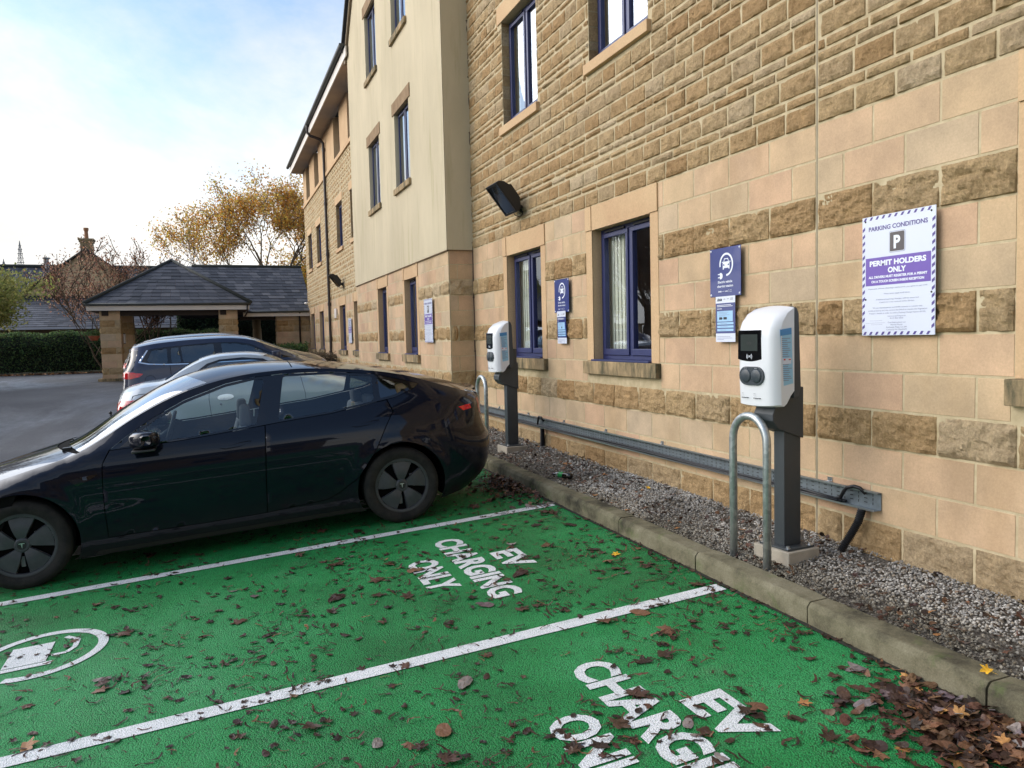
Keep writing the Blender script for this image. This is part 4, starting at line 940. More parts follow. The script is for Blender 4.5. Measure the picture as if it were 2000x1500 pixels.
def roundp(P, r=.02, n=3):
    o = []; m = len(P)
    for i in range(m):
        a, b, c = Vector(P[i-1]), Vector(P[i]), Vector(P[(i+1) % m]); d1 = (a-b); d2 = (c-b); q = min(r, d1.length*.4, d2.length*.4)
        p1 = b+d1.normalized()*q; p2 = b+d2.normalized()*q
        for k in range(n+1): t = k/n; o.append(tuple(p1*(1-t)**2+b*2*t*(1-t)+p2*t*t))
    return o
class Car:
    def __init__(s, name, label, loc, rot, K, mats, group=None):
        s.K = K; s.M = mats; s.root = thing(name, label, 'car', loc, 0, group); s.root.rotation_euler = rot
    def P(s, x, h):
        K = s.K; f = 1
        xf = interp(K['xf'], h); xt = K.get('xtf', .8)
        if x < xt: u = min(1, (xt-x)/(xt-xf)); f *= max(0, 1-u**K['nf'])**(1/K['nf'])
        xr = interp(K['xr'], h); x0 = xr-K.get('tr', .8)
        if x > x0: u = min(1, (x-x0)/(xr-x0)); f *= max(0, 1-u**K['nr'])**(1/K['nr'])
        return f
    def y(s, x, h):
        K = s.K; yl = K['W']*interp(K['low'], h); hE = interp(K['hE'], x); b = min(interp(K['belt'], x), hE-.03)
        if h > b:
            yb = K['W']*interp(K['low'], b); t = min(1, (h-b)/(hE-b)); p = interp(K['pw'], x); yl = yb+(interp(K['yE'], x)-yb)*t**p
        yl += sum(a[2]*math.exp(-((math.hypot(x-a[0], h-a[1])-a[3])/.05)**2) for a in K['flare']) if h < .95 else 0
        return yl*s.P(x, h)
    def region(s, poly, holes, name, mat, side, off=0, parent=None, step=.05, thick=0):
        poly = dens(poly, step); holes = [dens(h, step) for h in holes]; V = []; E = []
        for P in [poly]+holes: o = len(V); V += P; E += [(o+i, o+(i+1) % len(P)) for i in range(len(P))]
        x0, x1 = min(p[0] for p in poly), max(p[0] for p in poly); z0, z1 = min(p[1] for p in poly), max(p[1] for p in poly)
        xs = []; x = x0
        xe = max(p[1] for p in s.K['xr'])
        while x < x1: xs.append(x); x += step if (.25 < x < xe-.45) else step*.4
        z = z0; zs = []
        while z < z1: zs.append(z); z += step
        for x in xs:
            for z in zs:
                if inpoly(x, z, poly) and not any(inpoly(x, z, h) for h in holes):
                    if min((x-p[0])**2+(z-p[1])**2 for p in V[:len(poly)+sum(map(len, holes))]) > (step*.3)**2: V.append((x, z))
        r = delaunay_2d_cdt([Vector(v) for v in V], E, [], 0, 1e-5)
        fs = []
        for f in r[2]:
            cx = sum(r[0][i].x for i in f)/len(f); cz = sum(r[0][i].y for i in f)/len(f)
            if inpoly(cx, cz, poly) and not any(inpoly(cx, cz, h) for h in holes): fs.append(tuple(f) if side < 0 else tuple(f)[::-1])
        mb = MB(); mb.add([(v.x, side*(s.y(v.x, v.y)+off), v.y) for v in r[0]], fs)
        used = sorted({i for f in fs for i in f}); mp_ = {i: k for k, i in enumerate(used)}
        m2 = MB(); m2.add([mb.v[i] for i in used], [tuple(mp_[i] for i in f) for f in fs])
        return m2.build(name, mat, parent or s.root, smooth=True)
    def top(s, x, t):
        K = s.K; hE = interp(K['hE'], x); zc_ = interp(K['zc'], x); ye = interp(K['yE'], x)*s.P(x, hE)
        a = abs(t); return (x, ye*t, hE+(zc_-hE)*(1-a**interp(K['pt'], x)))
    def patch(s, xa, xb, t0, t1, name, mat, off=0, nu=20, ntt=24, parent=None):
        mb = MB(); vs = []
        for i in range(nu+1):
            for j in range(ntt+1):
                t = t0+(t1-t0)*j/ntt; u = i/nu; a = xa(t) if callable(xa) else xa; b = xb(t) if callable(xb) else xb
                x, y, z = s.top(a+(b-a)*u, t); vs.append((x, y, z+off))
        mb.add(vs, [(i*(ntt+1)+j, (i+1)*(ntt+1)+j, (i+1)*(ntt+1)+j+1, i*(ntt+1)+j+1) for i in range(nu) for j in range(ntt)])
        return mb.build(name, mat, parent or s.root, smooth=True)
    def outline(s):
        K = s.K; R = K['ar']; hb = K['hb']; rr_ = K['r']
        pts = []
        h = K['h0']; pts.append((interp(K['xf'], h), h))
        for ax in K['axles']:
            a0 = math.asin(max(-1, min(1, (hb-rr_)/R))); pts.append((ax-R*cos(a0), hb))
            pts += [(ax-R*cos(t), rr_+R*sin(t)) for t in [a0+(pi-2*a0)*i/22 for i in range(1, 22)]]; pts.append((ax+R*cos(a0), hb))
        hr = K['h0r']; xe = K['xE']
        he = interp(K['hE'], xe)
        pts += [(interp(K['xr'], hr+(he-hr)*i/14), hr+(he-hr)*i/14) for i in range(15)]
        n = 70; xs = interp(K['xf'], .0)+0; xfE = K['xfE']
        pts += [(xe+(xfE-xe)*i/n, interp(K['hE'], xe+(xfE-xe)*i/n)) for i in range(1, n+1)]
        hf = interp(K['hE'], xfE); pts += [(interp(K['xf'], hf+(h-hf)*i/8), hf+(h-hf)*i/8) for i in range(1, 8)]
        return pts
    def wheel(s, ax, side, style, yout):
        K = s.K; r = K['r']; w_ = .215; rr = K['rim']; R_ = s.root
        h = MB(); sg = side
        # rim barrel and outer lip
        h.lathe([(rr-.012, yout*sg-.19*sg), (rr-.012, yout*sg-.012*sg), (rr, yout*sg-.004*sg), (rr+.006, yout*sg-.01*sg)], 48, 'y', (ax, 0, r))
        o = h.build('wheel', s.M['rim'], R_, smooth=True)
        t = MB(); W0, W1 = yout*sg, (yout-w_)*sg; m_ = lambda q: W0+(W1-W0)*q
        t.lathe([(rr, m_(.03)), (rr+.012, m_(-.012)), (rr+.05, m_(-.045)), (r-.035, m_(-.035)), (r-.012, m_(.03)), (r-.003, m_(.10)), (r, m_(.2)), (r, m_(.45)), (r-.006, m_(.46)), (r-.006, m_(.48)), (r, m_(.49)), (r, m_(.8)), (r-.003, m_(.9)), (r-.014, m_(.97)), (rr, m_(1))], 64, 'y', (ax, 0, r))
        t.build('tyre', RUBBER, o, auto=35)
        d = MB(); d.lathe([(0, (yout-.075)*sg), (rr-.01, (yout-.075)*sg)], 32, 'y', (ax, 0, r)); d.build('brake_shield', WELL, o)
        if style == 'aero':
            c = MB()
            for k in range(5):
                a = radians(72*k+K.get('wrot', 10)); ring = []
                def pt(rad, ang, dy): return (ax+rad*cos(ang), (yout+dy)*sg, r+rad*sin(ang))
                n = 7; V = []
                for i in range(n+1):
                    u = i/n; rad = .050+(rr-.022-.050)*u; hw0 = radians(29)*(1-u)+radians(25)*u; tw = radians(-5)*u
                    for q in (-1, -.92, 0, .92, 1):
                        dy = -.018+.014*math.sin(pi*min(1, u*1.1))*(1-.35*abs(q))-(.022 if abs(q) == 1 else 0)
                        V.append(pt(rad, a+tw+hw0*q, dy))
                c.add(V, [(i*5+j, (i+1)*5+j, (i+1)*5+j+1, i*5+j+1) for i in range(n) for j in range(4)])
            c.lathe([(0, (yout-.012)*sg), (.045, (yout-.012)*sg), (.056, (yout-.02)*sg), (.058, (yout-.05)*sg)], 28, 'y', (ax, 0, r)); c.lathe([(rr-.024, (yout-.02)*sg), (rr-.020, (yout-.008)*sg), (rr-.006, (yout-.006)*sg)], 48, 'y', (ax, 0, r))
            c.build('wheel_cover', s.M['cover'], o, auto=30)
            cal = MB(); cal.box(ax+.08, ax+.16, (yout-.07)*sg, (yout-.05)*sg, r+.02, r+.085); cal.box(ax-.03, ax+.0, (yout-.07)*sg, (yout-.055)*sg, r-.17, r-.09); cal.build('brake_caliper', simple_cached('caliper', srgb(130, 130, 126), .5), o, bevel=.006)
            e = MB(); f = lambda a, b: (ax+a, (yout-.0108)*sg, r+b); cap = MB(); cap.lathe([(0, (yout-.0113)*sg), (.030, (yout-.0113)*sg)], 24, 'y', (ax, 0, r)); cap.build('hub_cap', BLACKP, o)
            for P_ in ([(-.020, .016), (-.010, .0185), (.010, .0185), (.020, .016), (.018, .010), (.008, .012), (-.008, .012), (-.018, .010)], [(-.006, .012), (.006, .012), (.001, -.020), (-.001, -.020)]): e.add([f(*p) for p in P_], [tuple(range(len(P_)))])
            e.build('emblem', STEEL, o)
        else:
            c = MB()
            for k in range(7):
                a = 2*pi*k/7; V = []
                for rad, hw in ((.03, .35), (rr*.5, .10), (rr-.01, .13)):
                    for q in (-1, 1): V.append((ax+rad*cos(a+hw*q), (yout-.02)*sg, r+rad*sin(a+hw*q)))
                c.add(V, [(0, 2, 3, 1), (2, 4, 5, 3)])
            c.build('spokes', s.M['rim'], o)
    def wells(s):
        K = s.K; R = K['ar']+.02; mb = MB()
        for ax in K['axles']:
            for sg in (-1, 1):
                vs = []; n = 20
                for i in range(n+1):
                    t = pi*(-.12)+pi*1.24*i/n
                    for y in (K['W']*.94, K['W']*.55): vs.append((ax-R*cos(t), sg*y, K['r']+R*sin(t)))
                mb.add(vs, [(2*i, 2*i+1, 2*i+3, 2*i+2) for i in range(n)]); mb.add([vs[2*i+1] for i in range(n+1)], [tuple(range(n+1))])
        a, b = K['axles']; W = K['W']
        mb.box(.25, a-R, -W*.75, W*.75, .2, .55); mb.box(a-R, a+R, -W*.55, W*.55, .2, .6); mb.box(a+R, b-R, -W*.88, W*.88, K['hb']+.01, .40); mb.box(b-R, b+R, -W*.55, W*.55, .2, .6); mb.box(b+R, K['xE']-.25, -W*.75, W*.75, .25, .6)
        mb.build('underbody', WELL, s.root)
    def seat(s, x, y, w_=.24, par=None, top_=1.0, mat=None):
        mb = MB(); mb.prism([(x-.28, .42), (x-.30, .50), (x-.25, .55), (x+.15, .52), (x+.17, .42)], lambda a, b: (a, y-w_, b), lambda a, b: (a, y+w_, b))
        mb.prism([(x+.12, .48), (x+.10, .60), (x+.24, top_-.04), (x+.30, top_-.04), (x+.31, .9), (x+.27, .45)], lambda a, b: (a, y-w_*.95, b), lambda a, b: (a, y+w_*.95, b))
        mb.prism([(x+.23, top_-.05), (x+.25, top_+.13), (x+.33, top_+.13), (x+.33, top_-.05)], lambda a, b: (a, y-w_*.5, b), lambda a, b: (a, y+w_*.5, b))
        mb.build('seat', mat or SEATM, s.root, bevel=.03, seg=3, auto=60)
RUBBER = NT('tyre_rubber'); RUBBER.col(RUBBER.ramp(RUBBER.noise(9, 6, .7), [(.35, (.012, .012, .012)), (.7, (.034, .031, .027))])); RUBBER.set(rough=.8, spec=.3); RUBBER.bump(RUBBER.noise(160, 3), .3, .002); RUBBER = RUBBER.m
WELL = simple('wheel_well_black', (.006, .006, .006, 1), .95, spec=.1)
SEATM = simple('seat_fabric', srgb(78, 82, 88), .8, var=.15, vs=6)
DASHM = simple('dashboard', srgb(40, 44, 48), .6)
CGLASS = glassmat('car_glass', (.92, .99, 1), .09, .22, (.9, .97, 1)); SGLASS = glassmat('screen_glass', (.55, .66, .68), .30, .48, (.95, .98, 1))
DGLASS = glassmat('dark_car_glass', (.16, .24, .26), .14, .32, (.9, .97, 1))
def paint(name, c, metal=0, rough=.3, dirt=0, flake=0):
    s = NT(name); col = c
    if dirt:
        z = s.N.new('ShaderNodeSeparateXYZ'); s.L.new(s.pos(), z.inputs[0])
        n = s.noise(3.5, 7, .7, stretch=(.6, 1, 1.4)); lo = s.math('SUBTRACT', .62, s.math('MULTIPLY', z.outputs[2], 1.35), True)
        f = s.math('MULTIPLY', s.math('MULTIPLY', lo, s.math('ADD', s.math('MULTIPLY', n, 1.6), .15)), dirt, True)
        sp = s.math('MULTIPLY', s.ramp(s.noise(55, 4, .8), [(.63, (0, 0, 0)), (.70, (1, 1, 1))]), .30)
        f2 = s.math('ADD', f, s.math('MULTIPLY', sp, s.math('MULTIPLY', lo, 1.2)), True)
        col = s.mix(f2, c, srgb(78, 72, 60)); s.set(coat=s.math('SUBTRACT', 1, s.math('MULTIPLY', f2, 1.6), True)); s.set(rough=s.math('ADD', rough, s.math('MULTIPLY', f2, .5), True))
    else: s.set(rough=rough, coat=1)
    if dirt: s.set(spec=.06)
    s.col(col); s.set(metal=metal, coatr=.025)
    if dirt: s.b.inputs['Coat IOR'].default_value = 1.38
    return s.m
TP = paint('deep_blue_black_paint', (.0038, .0058, .014, 1), .0, .3, dirt=.50)
SP = paint('silver_paint', srgb(172, 180, 186), .35, .4)
BP = paint('navy_metallic_paint', srgb(22, 34, 62), .4, .38)
KP = paint('black_paint', srgb(20, 20, 24), .3, .35)
GBLACK = NT('gloss_black_trim'); GBLACK.col((.004, .004, .006, 1)); GBLACK.set(rough=.08, coat=.6); GBLACK = GBLACK.m
REDL = simple('red_lamp_lens', srgb(190, 12, 22), .12, coat=1, var=.3, vs=20); REDR = simple('red_reflector', srgb(225, 20, 24), .2, coat=.6)
CHROME = simple('chrome_trim', srgb(214, 218, 224), .15, 1)
def rev(tab, L_): return [(L_-a, b) for a, b in reversed(tab)]
# --- the black electric saloon
slope = math.atan(.064)
K = dict(L=4.80, W=.925, nf=2.6, nr=3.0, xtf=.95, tr=.66, xf=[(.15, .14), (.35, .04), (.55, .0), (.63, .02), (.72, .10)],
    xr=[(.19, 4.50), (.26, 4.60), (.33, 4.66), (.5, 4.715), (.62, 4.725), (.72, 4.69), (.80, 4.665), (.9, 4.655), (1.05, 4.665)], xE=4.66, xfE=.04, h0=.2, h0r=.21, hb=.155,
    zc=[(0, .60), (.03, .66), (.15, .745), (.4, .825), (.8, .92), (1.04, .972), (1.15, .998), (1.57, 1.235), (1.92, 1.405), (2.23, 1.485), (2.58, 1.507), (2.94, 1.492), (3.31, 1.447), (3.7, 1.37), (4.1, 1.262), (4.4, 1.158), (4.57, 1.085), (4.66, 1.062)],
    hE=[(0, .58), (.15, .68), (.4, .745), (.765, .83), (.963, .878), (1.165, .925), (1.27, .957), (1.45, 1.045), (1.67, 1.168), (1.98, 1.303), (2.3, 1.388), (2.6, 1.424), (2.9, 1.428), (3.2, 1.404), (3.6, 1.345), (3.9, 1.272), (4.2, 1.16), (4.45, 1.07), (4.66, 1.025)],
    yE=[(0, .66), (.4, .73), (.8, .79), (1.1, .815), (1.27, .80), (1.45, .765), (1.67, .72), (1.98, .665), (2.3, .63), (2.6, .612), (2.9, .608), (3.2, .612), (3.6, .63), (3.9, .655), (4.2, .705), (4.45, .755), (4.73, .78)],
    belt=[(0, .48), (.4, .64), (.8, .75), (1.1, .84), (1.27, .895), (1.49, .93), (2.1, .945), (2.6, .98), (3.2, 1.01), (3.7, 1.045), (4.0, 1.035), (4.3, .97), (4.73, .90)],
    pw=[(0, 2.2), (1.1, 2.2), (1.5, 1.15), (3.7, 1.1), (4.2, 1.5), (4.5, 2.0)], pt=[(0, 2.6), (1.1, 2.6), (1.3, 2.2), (3.6, 2.4), (4.3, 3)],
    low=[(.13, .895), (.20, .925), (.30, .952), (.45, .980), (.60, .996), (.72, 1.0), (.80, .996), (.88, .980), (.97, .945), (1.05, .905)],
    flare=[(.84, .334, .016, .40), (3.715, .334, .020, .40)], axles=(.84, 3.715), ar=.388, r=.334, rim=.236, wrot=18)
T = Car('electric_saloon_car', 'black four door electric saloon with dark aero wheels parked across the nearest green bay', (-1.345-.84*cos(slope)-.0, 7.425, -1.785-.84*sin(slope)), (0, -slope, 0), K, {'rim': simple('dark_rim', srgb(74, 74, 76), .4, .6), 'cover': simple('grey_wheel_cover', srgb(70, 72, 76), .42, .15, var=.14, vs=14)})
DLO = [(1.49, .957), (1.745, .959), (2.10, .970), (2.579, 1.0), (2.75, 1.012), (3.19, 1.034), (3.53, 1.078), (3.75, 1.103), (3.93, 1.158), (3.985, 1.195), (3.87, 1.232), (3.59, 1.318), (3.21, 1.374), (2.83, 1.394), (2.6, 1.389), (2.37, 1.358), (2.05, 1.264), (1.81, 1.155), (1.6, 1.032)]
HOLE = [(1.408, .286), (2.1, .279), (2.582, .281), (3.07, .311), (3.185, .358), (3.35, .466), (3.506, .668), (3.626, .873), (3.706, .99), (3.672, 1.090), (3.75, 1.100), (3.93, 1.155), (3.989, 1.195), (3.87, 1.236), (3.59, 1.322), (3.21, 1.378), (2.83, 1.398), (2.6, 1.393), (2.37, 1.362), (2.05, 1.268), (1.81, 1.159), (1.6, 1.036), (1.484, .957), (1.431, .862), (1.416, .69), (1.408, .49)]
FD = [(1.414, .291), (2.1, .284), (2.577, .286), (2.598, .62), (2.633, .998), (2.579, .995), (2.10, .965), (1.745, .954), (1.492, .952), (1.437, .86), (1.421, .69), (1.414, .49)]
RD = [(2.585, .286), (3.068, .316), (3.181, .364), (3.344, .471), (3.499, .671), (3.619, .875), (3.698, .99), (3.664, 1.086), (3.53, 1.073), (3.19, 1.029), (2.75, 1.007), (2.641, .999), (2.606, .62)]
GF = roundp([(1.722, .973), (2.10, .984), (2.572, 1.014), (2.680, 1.368), (2.60, 1.368), (2.37, 1.336), (2.05, 1.242), (1.84, 1.148), (1.722, 1.073)], .02)
GR = roundp([(2.745, 1.026), (3.19, 1.048), (3.555, 1.094), (3.585, 1.298), (3.21, 1.353), (2.835, 1.373)], .025)
GQ = roundp([(3.615, 1.105), (3.75, 1.124), (3.90, 1.178), (3.845, 1.212), (3.63, 1.280)], .02)
MQ = [(1.56, .965), (1.705, .970), (1.705, 1.063), (1.62, 1.008)]
OUT = T.outline()
for sd in (-1, 1):
    T.region(OUT, [HOLE], 'body_side', TP, sd, step=.045)
    d1 = T.region(FD, [], 'door', TP, sd, step=.045); d2 = T.region(RD, [], 'door', TP, sd, step=.045)
    T.region(DLO, [GF, GR, GQ, MQ], 'window_trim', GBLACK, sd, off=-.004, step=.035)
    T.region(MQ, [], 'mirror_base_trim', simple_cached('satin_black', (.03, .03, .03, 1), .5), sd, off=-.001)
    for g, m in ((GF, CGLASS), (GR, CGLASS), (GQ, DGLASS)): T.region(g, [], 'side_window', m, sd, off=-.006, step=.05)
    for d, hp in ((d1, [(2.27, .868), (2.31, .852), (2.42, .858), (2.47, .876), (2.515, .882), (2.51, .897), (2.44, .893), (2.36, .878)]), (d2, [(3.33, .906), (3.37, .892), (3.47, .898), (3.52, .914), (3.57, .920), (3.565, .934), (3.50, .930), (3.42, .917)])):
        T.region([(p[0], p[1]) for p in hp], [], 'handle_gap', WELL, sd, off=.0006, parent=d, step=.02)
        cx = sum(p[0] for p in hp)/8; cz = sum(p[1] for p in hp)/8
        T.region([(cx+(p[0]-cx)*.965, cz+(p[1]-cz)*.75) for p in hp], [], 'door_handle', TP, sd, off=.0022, parent=d, step=.02)
    T.region([(1.20, .776), (1.34, .790), (1.40, .792), (1.36, .768), (1.26, .724), (1.245, .724)], [], 'side_repeater', GBLACK, sd, off=.002, step=.03)
    T.region([(.10, .60), (.22, .665), (.52, .745), (.60, .742), (.44, .672), (.20, .60)], [], 'headlight', simple_cached('clear_headlight', srgb(190, 196, 204), .1), sd, off=.003, step=.03)
    T.region([(4.30, .955), (4.43, .965), (4.44, .925), (4.345, .916)], [], 'rear_reflector', REDR, sd, off=.002, step=.02)
    T.region([(4.53, 1.0), (4.648, 1.0), (4.655, .835), (4.60, .82), (4.54, .87)], [], 'rear_lamp', simple_cached('smoked_lamp', srgb(168, 92, 86), .15), sd, off=.003, step=.03)
    T.region([(1.30, .16), (3.40, .160), (3.36, .195), (1.33, .195)], [], 'sill_trim', simple_cached('sill_black', srgb(34, 32, 29), .7), sd, off=.003, step=.05)
    T.region([(.14, .42), (.70, .42), (.9, .80), (2.2, .90), (3.6, .98), (4.4, .88), (4.5, .5), (4.2, .5), (4.05, .71), (3.7, .76), (3.35, .70), (3.3, .24), (1.3, .24), (1.2, .66), (.84, .76), (.5, .66)], [], 'inner_panel', WELL, sd, off=-.02, step=.09)
    for ax in K['axles']: T.wheel(ax, sd, 'aero', .90)
    # exterior mirror
    m = MB(); V = []; n, q = 20, 24
    for i in range(n+1):
        u = i/n
        for j in range(q):
            a = 2*pi*j/q; yy = sd*(.885+.205*u); rx = (.075+.035*sin(pi*min(1, u*1.2)))*(1-max(0, u-.75)**2*9); rz = .078*(1-.25*u)*(1-max(0, u-.8)**2*10)*(.55 if u == 0 else 1)
            ca, sa = cos(a), sin(a); ca = math.copysign(abs(ca)**.6, ca); sa = math.copysign(abs(sa)**.7, sa)
            V.append((1.735+rx*ca+.03*u, yy, 1.005+rz*sa+.012*u))
    m.add(V, [(i*q+j, (i+1)*q+j, (i+1)*q+(j+1) % q, i*q+(j+1) % q) for i in range(n) for j in range(q)]+[tuple(range(q)), tuple(n*q+j for j in range(q))])
    mo_ = m.build('door_mirror', TP, T.root, smooth=True)
    m = MB(); m.box(1.655, 1.82, sd*.90, sd*1.075, .930, .946); m.prism([(1.66, .945), (1.80, .945), (1.76, .925), (1.69, .925)], lambda a, b: (a, sd*.84, b), lambda a, b: (a, sd*.93, b)); m.build('mirror_foot', simple_cached('satin_black', (.03, .03, .03, 1), .5), mo_, bevel=.006)
T.wells()
cowl = lambda t: 1.10+.20*t*t
T.patch(lambda t: .045, lambda t: 1.02+.235*t*t, -1, 1, 'bonnet', TP, nu=28)
T.patch(lambda t: 1.02+.235*t*t, lambda t: 1.115+.165*t*t, -1, 1, 'cowl', WELL, off=-.008, nu=4)
T.patch(lambda t: 1.115+.165*t*t, lambda t: 2.05+.20*t*t, -.955, .955, 'windscreen', SGLASS, nu=22)
T.patch(lambda t: 1.1+.18*t*t, lambda t: 2.05+.2*t*t, -1, -.955, 'windscreen_pillar', TP, off=.001, nu=22, ntt=3); T.patch(lambda t: 1.1+.18*t*t, lambda t: 2.05+.2*t*t, .955, 1, 'windscreen_pillar', TP, off=.001, nu=22, ntt=3)
ROOFG = NT('roof_glass'); ROOFG.col((.003, .003, .004, 1)); ROOFG.set(rough=ROOFG.ramp(ROOFG.noise(5, 6, .7), [(.35, (.04, .04, .04)), (.7, (.22, .22, .22))]), coat=.3, spec=.7); ROOFG = ROOFG.m
T.patch(lambda t: 2.05+.2*t*t, lambda t: 2.92, -.94, .94, 'roof_glass', ROOFG, nu=16); T.patch(lambda t: 2.93, lambda t: 4.36-.12*t*t, -.90, .90, 'rear_window', ROOFG, off=-.001, nu=24)
T.patch(2.92, 2.93, -.94, .94, 'roof_bar', WELL, off=-.002, nu=1)
for a, b in ((-1, -.94), (.94, 1)): T.patch(lambda t: 2.05+.2*t*t, 2.92, a, b, 'roof_rail', TP, nu=16, ntt=3)
for a, b in ((-1, -.90), (.90, 1)): T.patch(2.92, 4.36-.1, a, b, 'roof_rail', TP, nu=20, ntt=4)
bl_ = T.patch(lambda t: 4.36-.12*t*t, 4.66, -1, 1, 'boot_lid', TP, nu=14)
mb = MB(); V = []
for i in range(25):
    t = -.9+1.8*i/24; x, y, z = T.top(4.60, t); x2, y2, z2 = T.top(4.652, t); V += [(x-.05, y, z+.008), (x2+.012, y2, z2+.026), (x2+.014, y2, z2+.012), (x2-.004, y2, z2-.02)]
mb.add(V, [(i*4+j, i*4+4+j, i*4+5+j, i*4+1+j) for i in range(24) for j in range(3)]); mb.build('boot_lip', TP, bl_, auto=40)
m = MB(); m.tube([(1.17, -.55, .975), (1.20, -.2, .998), (1.25, .10, 1.035)], .009, 6); m.tube([(1.16, .0, .985), (1.19, .3, 1.0), (1.25, .62, 1.02)], .009, 6); m.box(1.13, 1.19, -.60, -.53, .95, .985); m.box(1.12, 1.18, -.03, .03, .965, .995); m.build('wiper', BLACKP, T.root)
T.seat(2.22, -.37, top_=1.02); T.seat(2.22, .37, top_=1.02)
m = MB(); m.prism([(3.0, .45), (3.0, .60), (3.45, .58), (3.55, 1.0), (3.62, 1.02), (3.68, .45)], lambda a, b: (a, -.62, b), lambda a, b: (a, .62, b)); m.build('rear_bench', SEATM, T.root, bevel=.03, seg=2, auto=60)
m = MB(); 
for y in (-.35, .35): m.prism([(3.56, 1.0), (3.55, 1.12), (3.63, 1.12), (3.66, 1.0)], lambda a, b: (a, y-.12, b), lambda a, b: (a, y+.12, b))
m.build('rear_headrest', SEATM, T.root, bevel=.03, seg=2, auto=60)
m = MB(); m.prism([(1.30, .75), (1.25, .93), (1.50, .955), (1.72, .945), (1.76, .90), (1.74, .75)], lambda a, b: (a, -.74, b), lambda a, b: (a, .74, b)); m.prism([(1.73, .93), (1.74, .93), (1.757, .85), (1.74, .85)], lambda a, b: (a, -.7, b), lambda a, b: (a, .7, b)); m.box(1.70, 1.715, -.17, .17, .93, 1.12); m.build('dashboard', DASHM, T.root, bevel=.01)
m = MB(); Rz = .18; pts = [(1.86+.06*cos(2*pi*i/24), .37+Rz*sin(2*pi*i/24), .93+Rz*.93*cos(2*pi*i/24)) for i in range(25)]; m.tube(pts, .016, 8, cap=False); m.tube([(1.86, .37, .93), (1.74, .37, .86)], .03, 8); m.box(1.85, 1.87, .22, .52, .915, .94); m.build('steering_wheel', DASHM, T.root, smooth=True)
# --- other cars (rear towards the lot, nose towards the wall)
def other(name, label, X, Y, Z, L_, W, zc, hE, yE, xr, DL, glasses, lamps, pnt, low, wb, ro, r, extra=None, belt=None, r_off=None, roofm=None, wsx=None, rwx=None, tilt=None, slopeX=0, sw=False):
    c = lambda t: rev(t, L_)
    K = dict(L=L_, W=W, nf=2.6, nr=4.6, xtf=.9, tr=.5, xf=[(.15, .12), (.35, .03), (.55, 0), (.7, .05), (.9, .15)], xr=[(h, L_-d) for h, d in xr], xE=L_-interp([(h, d) for h, d in xr], interp(c(hE), L_-.05)), xfE=.05, h0=.2, h0r=.25, hb=.17,
        zc=c(zc), hE=c(hE), yE=c(yE), belt=c(belt), pw=[(0, 2.2), (L_*.28, 2.0), (L_*.36, 1.15), (L_, 1.2)], pt=[(0, 2.6), (L_, 2.6)], low=low, flare=[(L_-ro-wb, r, .015, r+.06), (L_-ro, r, .015, r+.06)], axles=(L_-ro-wb, L_-ro), ar=r+.055, r=r, rim=r*.68)
    car = Car(name, label, (X+L_*cos(slopeX), Y, Z+L_*sin(slopeX)), (0, slopeX, pi), K, {'rim': simple_cached('alloy_rim', srgb(150, 152, 156), .35)})
    cv = lambda P: [(L_-d, h) for d, h in P]
    Out = car.outline(); G = [roundp(cv(g), .03) for g in glasses]; D = cv(DL)
    for sd in (1, -1):
        car.region(Out, [D], 'body_side', pnt, sd, step=.06); car.region(D, G, 'window_trim', GBLACK, sd, off=-.003, step=.05)
        for g in G: car.region(g, [], 'side_window', DGLASS if sw else CGLASS, sd, off=-.006, step=.06)
        for P_ in lamps: car.region(cv(P_), [], 'rear_lamp', REDL, sd, off=.006, step=.03)
        if extra:
            for nm, P_, m_, of in extra: car.region(cv(P_), [], nm, m_, sd, off=of, step=.03)
        for ax in K['axles']: car.wheel(ax, sd, 'alloy', W-.02)
        m = MB(); mx_ = L_-DL_mir(DL); m.box(mx_-.09, mx_+.05, sd*(W+.02), sd*(W+.20), belt_h(belt, DL_mir(DL))+.02, belt_h(belt, DL_mir(DL))+.16); m.box(mx_-.03, mx_+.02, sd*(W-.08), sd*(W+.03), belt_h(belt, DL_mir(DL))+.03, belt_h(belt, DL_mir(DL))+.07); m.build('door_mirror', pnt, car.root, bevel=.035, seg=3, auto=60)
    car.wells()
    a0, a1 = wsx; b0, b1 = rwx
    car.patch(.06, lambda t: L_-a0+.2*t*t, -1, 1, 'bonnet', pnt, nu=18); car.patch(lambda t: L_-a0+.2*t*t, lambda t: L_-a1+.1*t*t, -.94, .94, 'windscreen', CGLASS, nu=14)
    for t0, t1 in ((-1, -.94), (.94, 1)): car.patch(lambda t: L_-a0+.2*t*t, lambda t: L_-a1+.1*t*t, t0, t1, 'windscreen_pillar', pnt, nu=14, ntt=2)
    car.patch(lambda t: L_-a1+.1*t*t, lambda t: L_-b0, -1, 1, 'roof', roofm or pnt, nu=18)
    if b1 is not None:
        car.patch(L_-b0, L_-b1, -.82, .82, 'rear_window', DGLASS, nu=10)
        for t0, t1 in ((-1, -.82), (.82, 1)): car.patch(L_-b0, L_-b1, t0, t1, 'roof_pillar', pnt, nu=10, ntt=4)
        car.patch(L_-b1, K['xE'], -1, 1, 'boot_lid', pnt, nu=14)
    m = MB(); m.box(L_*.3, L_*.8, -W*.8, W*.8, .45, .62); m.build('cabin_floor', WELL, car.root)
    for y in (-.36, .36): car.seat(L_*.50, y, top_=interp(car.K['belt'], L_*.5)+.0)
    return car
def DL_mir(DL): return max(p[0] for p in DL)-.32
def belt_h(belt, d): return interp(sorted(belt), d)
LOW = [(.13, .90), (.2, .94), (.35, .975), (.6, 1.0), (.8, .995), (.95, .97), (1.1, .94), (1.25, .92)]
